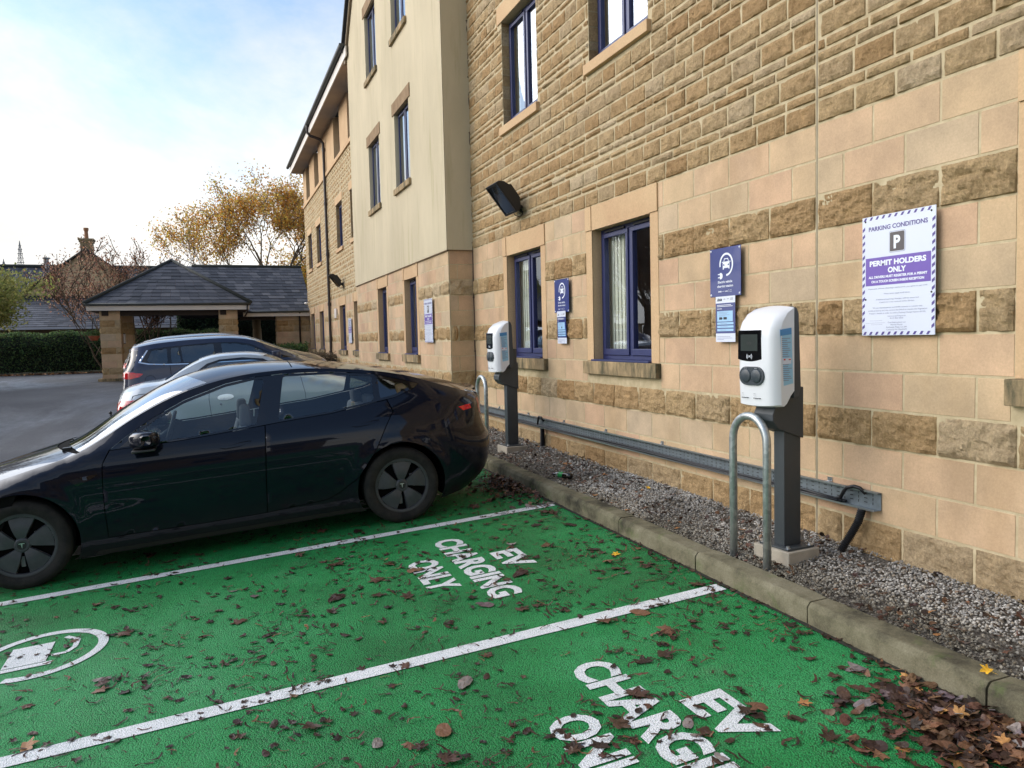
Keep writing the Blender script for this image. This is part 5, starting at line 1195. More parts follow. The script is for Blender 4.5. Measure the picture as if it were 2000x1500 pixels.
other('silver_coupe', 'small silver coupe parked behind the black saloon with red rear lamp and tow ball', -1.21, 12.25, -1.675, 3.84, .84,
    [(0, .93), (.05, 1.02), (.3, 1.13), (.65, 1.175), (.93, 1.33), (1.2, 1.44), (1.5, 1.475), (1.8, 1.465), (2.1, 1.40), (2.6, 1.12), (3.0, 1.0), (3.5, .84), (3.84, .6)],
    [(0, .90), (.05, .97), (.3, 1.07), (.62, 1.12), (.9, 1.27), (1.2, 1.395), (1.5, 1.43), (1.8, 1.42), (2.1, 1.34), (2.55, 1.07), (3.0, .93), (3.5, .77), (3.84, .55)],
    [(0, .66), (.3, .68), (.7, .66), (1.0, .60), (1.5, .56), (2.0, .57), (2.5, .67), (3.0, .70), (3.84, .6)],
    [(.2, .15), (.4, .02), (.6, 0), (.8, .0), (.95, .03), (1.1, .08)],
    [(.98, 1.125), (1.10, 1.26), (1.22, 1.34), (1.39, 1.385), (1.7, 1.39), (1.98, 1.35), (2.2, 1.22), (2.42, 1.075), (2.0, 1.065), (1.4, 1.08)],
    [[(1.12, 1.13), (1.17, 1.255), (1.25, 1.32), (1.40, 1.355), (1.7, 1.36), (1.95, 1.325), (2.15, 1.20), (2.3, 1.095), (2.0, 1.085), (1.4, 1.10)]],
    [[(.02, .75), (.03, .9), (.09, .935), (.33, .935), (.27, .87), (.12, .80)]], SP, LOW, 2.44, .64, .30,
    extra=[('door_gap', [(1.225, 1.07), (1.20, .85), (1.21, .60), (1.24, .35), (1.246, .35), (1.216, .60), (1.206, .85), (1.231, 1.07)], WELL, .001), ('door_gap', [(2.46, 1.05), (2.50, .8), (2.50, .35), (2.506, .35), (2.506, .8), (2.466, 1.05)], WELL, .001), ('boot_gap', [(.24, .945), (.26, .985), (.34, 1.0), (.50, 1.005), (.50, 1.011), (.33, 1.006), (.25, .99), (.232, .945)], WELL, .001), ('door_handle', [(1.36+.11*cos(a)+.06, .86+.042*sin(a)) for a in [2*pi*i/16 for i in range(16)]], CHROME, .012), ('door_lock', [(1.35+.014*cos(a), .765+.014*sin(a)) for a in [2*pi*i/8 for i in range(8)]], CHROME, .006)],
    belt=[(0, .80), (.3, .93), (.6, 1.0), (1.0, 1.06), (1.5, 1.07), (2.4, 1.05), (3.0, .88), (3.84, .5)], wsx=(2.72, 2.08), rwx=(1.12, .66), slopeX=.055)
m = MB(); m.tube([(-.0, 0, 0), (-.10, 0, -.0), (-.16, 0, .06), (-.165, 0, .12)], .016, 8); m.lathe([(0, .15), (.017, .14), (.025, .125), (.017, .108), (.0, .10)], 14, 'z', (-.165, 0, 0)); tb = m.build('tow_ball', BLACKP, bpy.data.objects['silver_coupe'], smooth=True); tb.rotation_euler = (0, 0, pi); tb.location = (3.80, .0, .62)
MPVD = [(.30, 1.28), (.40, 1.475), (.50, 1.50), (.76, 1.525), (1.48, 1.56), (1.85, 1.55), (2.09, 1.50), (2.4, 1.34), (2.78, 1.235), (2.2, 1.225), (1.14, 1.225), (.74, 1.235), (.45, 1.255)]
other('people_carrier', 'dark blue people carrier with chrome window line, behind the silver coupe', -1.39, 14.95, -1.57, 4.66, .93,
    [(0, 1.0), (.12, 1.50), (.16, 1.58), (.34, 1.62), (.53, 1.655), (.84, 1.68), (1.16, 1.69), (1.5, 1.695), (1.9, 1.68), (2.13, 1.63), (2.45, 1.50), (2.75, 1.36), (3.15, 1.18), (3.6, 1.06), (4.2, .92), (4.66, .6)],
    [(0, 1.50), (.14, 1.52), (.34, 1.555), (.53, 1.585), (.84, 1.612), (1.16, 1.628), (1.5, 1.63), (1.9, 1.61), (2.13, 1.565), (2.45, 1.43), (2.75, 1.30), (3.1, 1.10), (3.6, .96), (4.2, .82), (4.66, .55)],
    [(0, .66), (.2, .68), (.8, .68), (1.5, .68), (2.2, .69), (2.8, .74), (3.2, .78), (4.2, .72), (4.66, .6)],
    [(.25, .10), (.4, .02), (.6, -.02), (.81, -.02), (1.0, .0), (1.13, .01), (1.24, .06), (1.38, .11), (1.55, .13), (1.7, .14)], MPVD,
    [[(.42, 1.30), (.50, 1.47), (.74, 1.50), (.74, 1.25), (.50, 1.27)], [(.80, 1.25), (.80, 1.505), (.92, 1.512), (.95, 1.25)], [(.985, 1.25), (.955, 1.515), (1.48, 1.54), (1.50, 1.25)], [(1.62, 1.25), (1.60, 1.54), (1.84, 1.53), (2.06, 1.48), (2.28, 1.37), (2.28, 1.25)], [(2.33, 1.25), (2.33, 1.35), (2.45, 1.305), (2.62, 1.25)]],
    [[(.02, 1.03), (.03, 1.13), (.10, 1.145), (.36, 1.10), (.30, 1.05), (.15, 1.02)]], BP, LOW+[(1.4, .90)], 2.76, .93, .325,
    extra=[('rear_glass_edge', [(.10, 1.15), (.155, 1.48), (.30, 1.50), (.20, 1.15)], GBLACK, .002), ('chrome_line', [(.425, 1.485), (.29, 1.285), (.44, 1.245), (.74, 1.222), (1.14, 1.213), (2.2, 1.213), (2.2, 1.228), (1.14, 1.228), (.74, 1.240), (.47, 1.262), (.33, 1.292), (.45, 1.485)], CHROME, .004), ('fuel_flap', [(.46+.085*cos(a), .98+.085*sin(a)) for a in [2*pi*i/20 for i in range(20)]], WELL, .0006), ('fuel_flap', [(.46+.08*cos(a), .98+.08*sin(a)) for a in [2*pi*i/20 for i in range(20)]], BP, .0016), ('door_gap', [(.77, 1.22), (.78, 1.05), (.95, .80), (.97, .35), (.976, .35), (.957, .80), (.787, 1.05), (.777, 1.22)], WELL, .001), ('door_gap', [(1.56, 1.22), (1.60, .8), (1.60, .35), (1.606, .35), (1.606, .8), (1.566, 1.22)], WELL, .001), ('door_handle', [(.86, 1.055), (.86, 1.075), (1.02, 1.08), (1.02, 1.06)], BP, .012)],
    belt=[(0, 1.13), (.2, 1.17), (.74, 1.20), (2.2, 1.20), (2.8, 1.18), (3.1, 1.02), (3.6, .86), (4.66, .5)], wsx=(3.05, 2.1), rwx=(.10, None), slopeX=.03, sw=True)
other('black_estate_car', 'black car mostly hidden beyond the dark blue people carrier', -1.65, 17.6, -1.46, 4.35, .92,
    [(0, 1.0), (.25, 1.45), (.6, 1.60), (1.1, 1.655), (1.6, 1.675), (2.0, 1.66), (2.4, 1.57), (2.9, 1.38), (3.15, 1.29), (3.5, 1.20), (4.0, 1.02), (4.35, .6)],
    [(0, 1.38), (.25, 1.42), (.6, 1.53), (1.1, 1.58), (1.6, 1.60), (2.0, 1.58), (2.4, 1.48), (2.9, 1.28), (3.15, 1.16), (3.5, 1.05), (4.0, .88), (4.35, .55)],
    [(0, .66), (1.5, .66), (2.2, .67), (2.9, .76), (3.9, .72), (4.35, .6)], [(.25, .10), (.6, 0), (1.0, .0), (1.4, .15), (1.7, .2)],
    [(.5, 1.2), (.6, 1.42), (1.0, 1.52), (1.6, 1.545), (2.0, 1.52), (2.5, 1.38), (2.85, 1.22), (1.5, 1.18)], [[(.56, 1.22), (.64, 1.40), (1.0, 1.49), (1.3, 1.50), (1.3, 1.22)], [(1.4, 1.21), (1.4, 1.515), (1.98, 1.49), (2.45, 1.36), (2.7, 1.23)]],
    [[(.02, 1.03), (.03, 1.13), (.25, 1.12), (.2, 1.03)]], KP, LOW+[(1.4, .90)], 2.6, .90, .33, belt=[(0, 1.1), (.5, 1.14), (2.2, 1.15), (2.9, 1.14), (3.3, .95), (4.35, .5)], wsx=(3.15, 2.15), rwx=(.12, None), slopeX=.02, sw=True)
# ------------------------------------------------------------------ porch and link block
def slates(mb, P0, P1, P2, P3, rows, w_, rg, lift=.014):
    P0, P1, P2, P3 = map(Vector, (P0, P1, P2, P3)); nrm = (P1-P0).cross((P2+P3)/2-P0).normalized(); nrm = nrm if nrm.z > 0 else -nrm
    for i in range(rows):
        v0, v1 = i/rows, (i+1.12)/rows; v1 = min(v1, 1)
        a0, b0, a1, b1 = P0.lerp(P2, v0), P1.lerp(P3, v0), P0.lerp(P2, v1), P1.lerp(P3, v1)
        ln = (b0-a0).length; n = max(1, int(ln/w_)); off = (i % 2)*.5
        cuts = [0]+[(k+off)/n for k in range(n+1) if .02 < (k+off)/n < .98]+[1]
        for c0, c1 in zip(cuts, cuts[1:]):
            g = .003/ln; l = lift*rg.uniform(.7, 1.4)
            q = [a0.lerp(b0, c0+g)+nrm*l, a0.lerp(b0, c1-g)+nrm*l, a1.lerp(b1, c1-g)+nrm*.001, a1.lerp(b1, c0+g)+nrm*.001]
            mb.add(q+[a0.lerp(b0, c0+g)-nrm*.01, a0.lerp(b0, c1-g)-nrm*.01], [(0, 1, 2, 3), (4, 5, 1, 0)], rg.random())
sr = random.Random(8)
po = thing('porch_canopy', 'slate hipped entrance canopy on stone pillars with a linked slate roofed passage', 'canopy', (0, 0, 0))
PY = 28.5; GZ = -1.15
def pillar(x0, x1, y0, y1, z1, nm='pillar'):
    mb = MB(); mb.box(x0+.008, x1-.008, y0+.008, y1-.008, GZ-.2, z1); o = mb.build(nm, MORT, po); st, rk = MB(), MB(); z = GZ; k = 0
    fF = lambda s, z, d: (s, y0-d+.006, z); fB = lambda s, z, d: (s, y1+d-.006, z); fL = lambda s, z, d: (x0-d+.006, s, z); fR = lambda s, z, d: (x1+d-.006, s, z)
    while z < z1-.05:
        h = min(CO, z1-z); kind = 'rock' if k in (1, 4, 7, 8) else 'smooth'
        for fn, a, b in ((fF, x0, x1), (fB, x0, x1), (fL, y0, y1), (fR, y0, y1)): course(rk if kind == 'rock' else st, fn, a, b, z, z+h, .45, a+(.2 if k % 2 else 0), kind, .08, [], sr)
        z += h; k += 1
    st.build('ashlar_facing', ASH, o); rk.build('rock_faced_band', ROCK, o); return o
for x0, x1 in ((-3.37, -2.76), (.30, .915)): pillar(x0, x1, PY, PY+.62, 1.18)
pillar(-3.25, -2.62, 31.3, 31.9, 1.15); pillar(.35, .95, 31.3, 31.9, 1.15)
mb = MB(); mb.box(-3.5, -2.68, PY-.1, PY+.75, GZ-.2, GZ+.10); mb.build('pillar_base', SILL, po, bevel=.02)
pillar(2.43, 3.68, 31.32, 31.9, 1.10, 'link_wall')
ex0, ex1, ey = -3.76, 1.36, 28.2; EZ = 1.40; ap = (-1.2, 30.85, 3.10); rb = (-1.2, 40.5, 3.10)
mb = MB(); slates(mb, (ex0, ey, EZ), (ex1, ey, EZ), ap, ap, 13, .30, sr); slates(mb, (ex0, 40.5, EZ), (ex0, ey, EZ), rb, ap, 13, .30, sr); slates(mb, (ex1, ey, EZ), (ex1, 34.4, EZ), ap, (-1.2, 34.4, 3.10), 13, .30, sr); mb.build('hipped_roof', SLATE, po)
mb = MB(); slates(mb, (1.0, 31.05, 1.22), (D1+.1, 31.05, 1.22), (-1.2, 34.5, 3.24), (D1+.1, 34.5, 3.24), 15, .30, sr); slates(mb, (-1.2, 38, 1.22), (D1+.1, 38, 1.22), (-1.2, 34.5, 3.24), (D1+.1, 34.5, 3.24), 8, .5, sr); mb.build('link_roof', SLATE, po)
mb = MB(); RT_ = simple('hip_tile', srgb(48, 52, 48), .8, var=.25, vs=6)
for a, b in (((ex0, ey, EZ+.03), ap), ((ex1, ey, EZ+.03), ap), (ap, rb), ((-.6, 34.5, 3.25), (D1+.1, 34.5, 3.25))): mb.tube([Vector(a), Vector(b)], .07, 8)
mb.build('ridge_tiles', RT_, po, smooth=True)
mb = MB(); mb.box(ex0+.08, ex1-.08, ey+.05, ey+.08, 1.185, 1.375); mb.box(ex0+.05, ex0+.08, ey+.05, 40, 1.185, 1.375); mb.box(ex1-.08, ex1-.05, ey+.05, 31.0, 1.185, 1.375); mb.box(1.2, D1, 31.08, 31.11, 1.03, 1.20); mb.build('fascia', PVC, po)
mb = MB(); mb.tube([(ex0, ey, 1.385), (ex1, ey, 1.385)], .045, 8); mb.tube([(1.3, 31.03, 1.205), (D1-.05, 31.03, 1.205)], .04, 8); mb.build('gutter', GUTT, po, smooth=True)
mb = MB(); mb.tube([(3.3, 31.05, 1.2), (3.3, 31.2, 1.05), (3.3, 31.25, -1.1)], .035, 8); mb.tube([(ex1-.12, ey+.02, 1.38), (ex1-.12, ey+.02, 1.10), (ex1-.2, ey+.3, .95)], .03, 8); mb.build('drainpipe', DPIPE, po, smooth=True)
mb = MB(); mb.box(ex0+.1, ex1-.1, ey+.1, 34, 1.19, 1.21); mb.box(1.2, D1, 31.15, 37, 1.04, 1.06)
mb.build('soffit', simple('dark_soffit', srgb(70, 58, 50), .8), po)
mb = MB()
for x in (-3.3, .35): mb.box(x, x+.2, PY-.05, 34, 1.02, 1.185)
mb.box(-3.3, .6, PY+.05, PY+.22, 1.02, 1.185); mb.box(1.1, 2.4, 31.4, 31.55, .92, 1.035); mb.build('timber_beam', simple('dark_beam', srgb(52, 42, 36), .8), po)
k_ = thing('entry_intercom', 'small white intercom panel with dark hood on the side of the left pillar', 'intercom', (-2.74, 29.1, .28)); mb = MB(); mb.box(0, .05, -.10, .10, -.19, .17); mb.build('hood', BLACKP, k_, bevel=.01); mb = MB(); mb.box(.01, .058, -.085, .085, -.17, .14); mb.box(-.0, .04, -.115, -.10, -.17, .14); mb.build('panel', PVC, k_, bevel=.008)
# ------------------------------------------------------------------ foliage helpers
def jit(c, rg, a=.25): f = rg.uniform(1-a, 1+a); return tuple(max(0, min(1, v*f*rg.uniform(.93, 1.07))) for v in c)
def leafquad(mb, p, s, rg, cols, flat=0):
    d = Vector((rg.gauss(0, 1), rg.gauss(0, 1), rg.gauss(0, 1)*(1-flat))).normalized(); u = d.orthogonal().normalized(); u.rotate(Matrix.Rotation(rg.uniform(0, 6.28), 3, d)); v = d.cross(u)
    a, b = s*rg.uniform(.6, 1.2), s*rg.uniform(.35, .6); p = Vector(p)
    mb.add([p-u*a, p-v*b+d*b*.3, p+u*a, p+v*b+d*b*.3], [(0, 1, 2, 3)], jit(cols[int(rg.random()*len(cols))], rg))
def branches(mb, p, d, ln, r, depth, rg, tips, up=.25, spread=.6, kids=3, minr=.012):
    n = 4; pts = [Vector(p)]; rs = [r]; dd = Vector(d).normalized()
    for i in range(n):
        dd = (dd+Vector((rg.gauss(0, .12), rg.gauss(0, .12), rg.gauss(0, .08)+up*.18))).normalized(); pts.append(pts[-1]+dd*ln/n); rs.append(max(minr, r*(1-.42*(i+1)/n)))
    mb.tube(pts, rs, 6 if depth > 1 else 4, cap=False)
    for q in pts[1:]: 
        if depth <= 1: tips.append((q, dd.copy()))
    if depth == 0: return
    for k in range(kids+(1 if depth > 2 else 0)):
        a = rg.uniform(0, 6.28); side = Vector((cos(a), sin(a), rg.uniform(-.1, .5))); nd = (dd*(1-spread*.55)+side*spread).normalized()
        branches(mb, pts[rg.choice((2, 3, 4)) if k else 4], nd, ln*rg.uniform(.58, .82), rs[-1]*.78, depth-1, rg, tips, up, spread, kids, minr)
def tree(name, label, loc, h, rg, cols, nleaf, lsize, depth=4, spread=.6, up=.3, kids=3, r=None, sig=.35, zmin=-99, stems=1, group=None, bark=None, tl=.30):
    t = thing(name, label, 'tree', loc, 0, group); mb = MB(); tips = []
    for s_ in range(stems):
        d = Vector((rg.gauss(0, .12 if stems == 1 else .3), rg.gauss(0, .12 if stems == 1 else .3), 1)); branches(mb, (0, 0, -.1), d, h*tl, r or h*.022, depth, rg, tips, up, spread, kids)
    mb.build('trunk', bark or BARK, t, smooth=True); lf = MB()
    cl = {}
    for i in range(nleaf):
        q, d = tips[int(rg.random()*len(tips))]
        if rg.random() > cl.setdefault(id(q), rg.random()**.8+.12): continue
        p = q+Vector((rg.gauss(0, sig), rg.gauss(0, sig), rg.gauss(0, sig*.8)))
        if p.z+loc[2] < zmin: continue
        leafquad(lf, p, lsize, rg, cols)
    if lf.v: lf.build('crown', FOL, t)
    return t
OR = [(.80, .36, .06), (.85, .52, .09), (.62, .32, .09), (.88, .68, .16), (.55, .46, .15), (.42, .24, .10)]
tree('oak_tree', 'large autumn tree with thinning orange and gold leaves rising behind the passage roof', (3.0, 42, -1.2), 14.4, random.Random(21), OR, 36000, .076, depth=5, spread=.56, up=.42, kids=3, sig=.30, r=.2, tl=.27)
tree('oak_tree', 'lower golden tree filling the gap above the passage roof', (3.6, 43.5, -1.2), 10.2, random.Random(51), OR+[(.75, .55, .08)], 17000, .08, depth=4, spread=.75, up=.10, sig=.5, r=.12, tl=.27)
tree('oak_tree', 'golden and dark green tree against the end of the long building', (5.4, 44, -1.2), 9.5, random.Random(23), [(.50, .32, .04), (.55, .42, .06), (.12, .13, .04), (.30, .18, .05)], 11000, .10, depth=4, spread=.7, up=.15, sig=.42, tl=.28)
RB = [(.36, .18, .11), (.44, .23, .14), (.50, .29, .18), (.28, .14, .10), (.54, .35, .24)]
tree('maple_tree', 'small rust leaved tree with bare upright shoots left of the canopy', (-3.95, 34.5, -1.15), 6.0, random.Random(5), RB, 8000, .055, depth=4, spread=.52, up=.55, kids=3, sig=.15, r=.05, stems=3, tl=.33)
tree('shoot_tree', 'thin bare upright saplings with few rusty leaves behind the canopy hip', (-2.3, 37.5, -1.15), 5.4, random.Random(9), RB, 1300, .05, depth=3, spread=.30, up=.9, kids=3, sig=.08, r=.04, stems=4, tl=.42)
YG = [(.38, .40, .11), (.48, .46, .13), (.30, .33, .10), (.54, .50, .18)]
tree('garden_tree', 'yellow green leafy tree cut by the left edge of the picture', (-7.2, 29, -1.15), 6.0, random.Random(31), YG, 24000, .065, depth=4, spread=.8, up=.1, sig=.26, r=.09, tl=.30)
BT = [(.2, .15, .08)]
for i, (x, y, h) in enumerate(((-8.6, 24.5, 9.5), (-11.6, 31, 11), (-10.2, 27.5, 9))): tree('birch_tree', ['bare birch standing off to the left, nearest of the bare trees', 'bare birch farthest off to the left of the car park', 'bare birch between the other two bare trees off to the left'][i], (x, y, -1.7), h, random.Random(40+i), BT, 0, .05, depth=6, spread=.55, up=.30, kids=3, bark=simple_cached('birch_bark', srgb(110, 102, 92), .8), tl=.26, group='bare birches beyond the left side of the car park')
def hedge(name, label, x0, x1, y0, y1, z0, z1, n, cols, s, rg, kind='hedge', wob=.12):
    t = thing(name, label, kind, ((x0+x1)/2, y0, z0)); cx = (x0+x1)/2
    mb = MB(); nx, nz = max(3, int((x1-x0)/.3)), 6
    top = lambda x: z1+wob*noise.noise((x*.9, y0, 2))+wob*.5*noise.noise((x*3, y0, 5))
    vs = []
    for j in range(nx+1):
        x = x0+(x1-x0)*j/nx
        for (yy, zz) in ((y0+.12, z0), (y0+.10, z0+(z1-z0)*.7), (y0+.3, top(x)-.1), (y1-.2, top(x)-.1), (y1, z0)): vs.append((x-cx, yy-y0, zz-z0))
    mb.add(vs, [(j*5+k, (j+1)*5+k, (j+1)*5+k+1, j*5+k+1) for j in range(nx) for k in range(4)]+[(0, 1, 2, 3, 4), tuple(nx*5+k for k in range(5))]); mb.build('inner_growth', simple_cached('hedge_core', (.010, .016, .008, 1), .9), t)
    lf = MB()
    for i in range(n):
        x = rg.uniform(x0, x1); q = rg.random()
        if q < .62: z = z0+(top(x)-z0)*rg.random()**.9; y = y0+.10*noise.noise((x*2, z*2, 7))+rg.gauss(0, .05)
        elif q < .92: y = y0+rg.random()*(y1-y0)*.6; z = top(x)+rg.gauss(0, .05)
        else: x = rg.choice((x0, x1)); y = rg.uniform(y0, y1); z = rg.uniform(z0, top(x))
        leafquad(lf, (x-cx, y-y0, z-z0), s, rg, cols)
    lf.build('leaves', FOL, t); return t
HG = [(.08, .15, .055), (.12, .20, .065), (.06, .11, .045), (.17, .26, .08), (.10, .11, .05)]
hedge('hedge', 'long clipped dark green hedge at the far side of the car park', -8.6, 2.4, 38.8, 40.4, -1.13, .62, 15000, HG, .055, random.Random(2))
hedge('shrub', 'tall dark evergreen shrub seen between the two canopy pillars', -1.5, 2.0, 41.5, 43, -1.13, 2.3, 7000, [(.03, .06, .03), (.04, .075, .03), (.06, .10, .04)], .07, random.Random(4), 'shrub', .35)
hedge('shrub', 'dark evergreen growth filling the passage opening', .9, 4.2, 38.5, 40, -1.13, 2.0, 5000, [(.02, .04, .02), (.035, .06, .028)], .06, random.Random(6), 'shrub', .3)
hedge('shrub', 'low bright green shrub in front of the passage wall', 1.2, 3.1, 27.0, 28.0, -1.15, -.15, 3000, [(.07, .14, .045), (.10, .17, .05), (.05, .09, .035)], .045, random.Random(12), 'shrub', .12)
hedge('shrub', 'low brownish heathery shrub at the foot of the dark downpipe', 2.75, 3.6, 23.9, 25.2, -1.2, -.42, 2200, [(.13, .10, .07), (.09, .08, .05), (.16, .12, .08)], .035, random.Random(13), 'shrub', .1)
tk = MB(); tk.tube([(1.95, 35.5, -1.2), (1.93, 35.5, .2), (1.9, 35.5, 1.3)], [.24, .19, .17], 12); tag(tk.build('tree_trunk', simple_cached('pale_bark', srgb(132, 116, 92), .9), smooth=True), 'pale tree trunk standing behind the passage opening', 'tree trunk')
mb = MB(); 
for i in range(24): x = -8.6+i*.46; mb.box(x, x+.45, 38.35, 38.5, -1.16, -1.04+.01*(i % 3))
struct(mb.build('hedge_kerb', KERB, bevel=.01, seg=1))
hb_ = thing('hanging_basket', 'terracotta hanging basket of green trailing plants left of the left pillar', 'hanging basket', (-3.62, 29.0, .35)); mb = MB(); mb.lathe([(0, -.14), (.10, -.13), (.17, 0), (.18, .03)], 16, 'z'); mb.build('basket', simple('terracotta', srgb(150, 84, 58), .8), hb_, smooth=True)
mb = MB(); rg = random.Random(3)
for i in range(500): leafquad(mb, (rg.gauss(0, .11), rg.gauss(0, .11), .07+abs(rg.gauss(0, .06))), .035, rg, HG)
mb.build('plants', FOL, hb_); mb = MB()
for a in (0, 2.1, 4.2): mb.tube([(.16*cos(a), .16*sin(a), .02), (0, 0, .62)], .005, 4)
mb.tube([(0, 0, .62), (.25, 0, .62)], .01, 5); mb.build('chain', BLACKP, hb_)
lw = thing('garden_wall', 'low coursed stone wall at the far left beyond the hedge end', 'wall', (-10, 39, -1.2)); mb = MB()
fW = lambda s, z, d: (s+10, .0-d, z+1.2); mo2 = MB(); mo2.box(-6, 1.35, .002, .4, 0, 1.75); mo2.build('mortar_core', MORT, lw)
z = -1.2; k = 0
while z < .5: course(mb, fW, -15, -8.68, z, z+.15, .4, .2*(k % 2), 'rubble', .12, [], sr); z += .15; k += 1
mb.build('stonework', ROCK, lw); mb = MB(); mb.box(-6.05, 1.4, -.05, .45, 1.75, 1.85); mb.build('coping', SILL, lw, bevel=.02)
# ------------------------------------------------------------------ background house
ho = thing('stone_house', 'stone gabled house with slate roofs and tall chimney beyond the hedge', 'house', (-6.65, 52, -1.1)); I = Matrix.Translation((6.65, -52, 1.1))
def hp(mb, name, mat, par=None, **k):
    o = mb.build(name, mat, None, **k); o.parent = par or ho
    if not par: o.matrix_parent_inverse = I
    return o
AX, AZ = -6.65, 5.75; SLP = .757
mb = MB(); mb.add([(AX-4.3, 52, -1), (AX+4.3, 52, -1), (AX+4.3, 52, AZ-4.3*SLP), (AX, 52, AZ), (AX-4.3, 52, AZ-4.3*SLP)], [(0, 1, 2, 3, 4)]); mb.box(-16, 1, 55, 62, -1, 2.6); hp(mb, 'wall', MORT)
mb = MB(); z = 1.0; k = 0; fH = lambda s, z, d: (s, 52-d, z)
while z < AZ-.2:
    hw = max(.15, (AZ-(z+.2))/SLP); hw = min(hw, 4.25); course(mb, fH, AX-hw, AX+hw, z, z+.2, .5, .25*(k % 2), 'rubble', .2, [], sr); z += .2; k += 1
hp(mb, 'stonework', simple_cached('pale_house_stone', srgb(206, 178, 138), .9))
mb = MB(); e = 4.7
slates(mb, (AX-e, 51.7, AZ-e*SLP+.1), (AX-e, 60, AZ-e*SLP+.1), (AX, 51.7, AZ+.1), (AX, 60, AZ+.1), 16, .5, sr); slates(mb, (AX+e, 60, AZ-e*SLP+.1), (AX+e, 51.7, AZ-e*SLP+.1), (AX, 60, AZ+.1), (AX, 51.7, AZ+.1), 16, .5, sr)
slates(mb, (-17, 54.0, 2.2), (2, 54.0, 2.2), (-17, 57.5, 5.25), (2, 57.5, 5.25), 14, .5, sr); slates(mb, (-14.5, 46.8, 1.15), (-.6, 46.8, 1.15), (-14.5, 51.9, 2.95), (-.6, 51.9, 2.95), 15, .45, sr); roof_ = hp(mb, 'roof', SLATE)
mb = MB(); mb.tube([(-17, 57.5, 5.3), (2, 57.5, 5.3)], .11, 8)
x = -14.5
while x < -.8: mb.box(x, x+.36, 51.75, 51.99, 2.90, 3.08); x += .40
mb.tube([(AX-e, 51.66, AZ-e*SLP+.05), (AX, 51.66, AZ+.06), (AX+e, 51.66, AZ-e*SLP+.05)], .07, 6); hp(mb, 'ridge_tiles', RT_, roof_)
mb = MB(); mb.box(-14.5, -.6, 46.72, 46.8, 1.0, 1.13); hp(mb, 'gutter', simple_cached('pale_gutter', srgb(168, 168, 172), .5))
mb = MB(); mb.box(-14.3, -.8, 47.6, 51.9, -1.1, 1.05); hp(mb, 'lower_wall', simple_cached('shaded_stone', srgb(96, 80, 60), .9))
mb = MB(); mb.box(AX-.30, AX+.34, 52.0, 52.7, 5.3, 6.25); mb.box(AX-.36, AX+.40, 51.94, 52.76, 6.25, 6.36); mb.box(AX-.40, AX+.44, 51.9, 52.8, 6.36, 6.46); mb.box(AX-.33, AX+.37, 51.96, 52.74, 5.95, 6.02); ch = hp(mb, 'chimney', simple_cached('chimney_stone', srgb(142, 124, 92), .9), roof_)
mb = MB(); mb.lathe([(.12, 6.46), (.10, 6.9), (.14, 7.0), (.14, 7.12), (.1, 7.12)], 12, 'z', (AX+.02, 52.3, 0)); hp(mb, 'chimney_pot', simple_cached('clay_pot', srgb(150, 106, 74), .8), ch)
mb = MB(); mb.lathe([(.13, 5.2), (.13, 5.75), (.22, 5.78), (.22, 5.85), (0, 5.86)], 10, 'z', (-9.15, 54.5, -.3)); mb.lathe([(.13, 5.2), (.13, 5.6), (.2, 5.62), (.2, 5.7), (0, 5.72)], 10, 'z', (-13.2, 57.5, .0)); hp(mb, 'roof_vent', simple_cached('vent_metal', srgb(150, 156, 156), .5), roof_)
for i, (x, y, z0, z1) in enumerate(((-81, 420, 30, 50.5), (-92, 440, 30, 44))):
    mb = MB(); 
    for a in range(4): mb.tube([(2.2*cos(a*pi/2), 2.2*sin(a*pi/2), z0), (.5*cos(a*pi/2), .5*sin(a*pi/2), z1-4), (0, 0, z1)], .13, 4)
    for k in range(9):
        zz = z0+(z1-z0)*k/10; r0 = 2.2-1.7*k/9
        for a in range(4): mb.tube([(r0*cos(a*pi/2), r0*sin(a*pi/2), zz), (r0*.9*cos((a+1)*pi/2), r0*.9*sin((a+1)*pi/2), zz+(z1-z0)/10)], .08, 3)
        if k > 4: mb.box(-r0-.2, r0+.2, -.2, .2, zz, zz+.3)
    o = mb.build('lattice_mast', simple_cached('distant_mast', srgb(120, 124, 126), .7)); o.location = (x, y, 0); tag(o, ['taller lattice mast on the skyline above the roof at the far left', 'shorter faint lattice mast left of the taller one'][i], 'mast', 'lattice masts on the skyline')
# brick house across the lot, seen mirrored in the windows
bh = thing('brick_house', 'red brick house across the car park to the left, seen mirrored in window glass', 'house', (-24, 22, -1.6)); s = NT('red_brick'); b = s.N.new('ShaderNodeTexBrick'); b.inputs['Color1'].default_value = srgb(130, 62, 48); b.inputs['Color2'].default_value = srgb(108, 48, 40); b.inputs['Mortar'].default_value = srgb(150, 140, 126); b.inputs['Scale'].default_value = 3
mp = s.N.new('ShaderNodeMapping'); mp.inputs['Rotation'].default_value = (pi/2, 0, pi/2); s.L.new(s.pos(), mp.inputs[0]); s.L.new(mp.outputs[0], b.inputs[0]); s.col(b.outputs[0]); s.set(rough=.9)
mb = MB(); mb.box(-4, 4, -9, 9, 0, 5.5); mb.build('wall', s.m, bh); mb = MB(); mb.add([(-4.5, -9.4, 5.4), (4.5, -9.4, 5.4), (0, -9.4, 9), (-4.5, 9.4, 5.4), (4.5, 9.4, 5.4), (0, 9.4, 9)], [(0, 1, 2), (3, 5, 4), (0, 2, 5, 3), (1, 4, 5, 2)]); mb.build('roof', SLATE, bh)
for y in (-6, -2, 2, 6):
    for z in (1, 3.6): mb = MB(); mb.box(3.99, 4.04, y-.6, y+.6, z, z+1.3); mb.build('window', PVC, bh); mb = MB(); mb.box(4.04, 4.05, y-.52, y+.52, z+.08, z+1.22); mb.build('window_pane', DGLASS, bh)
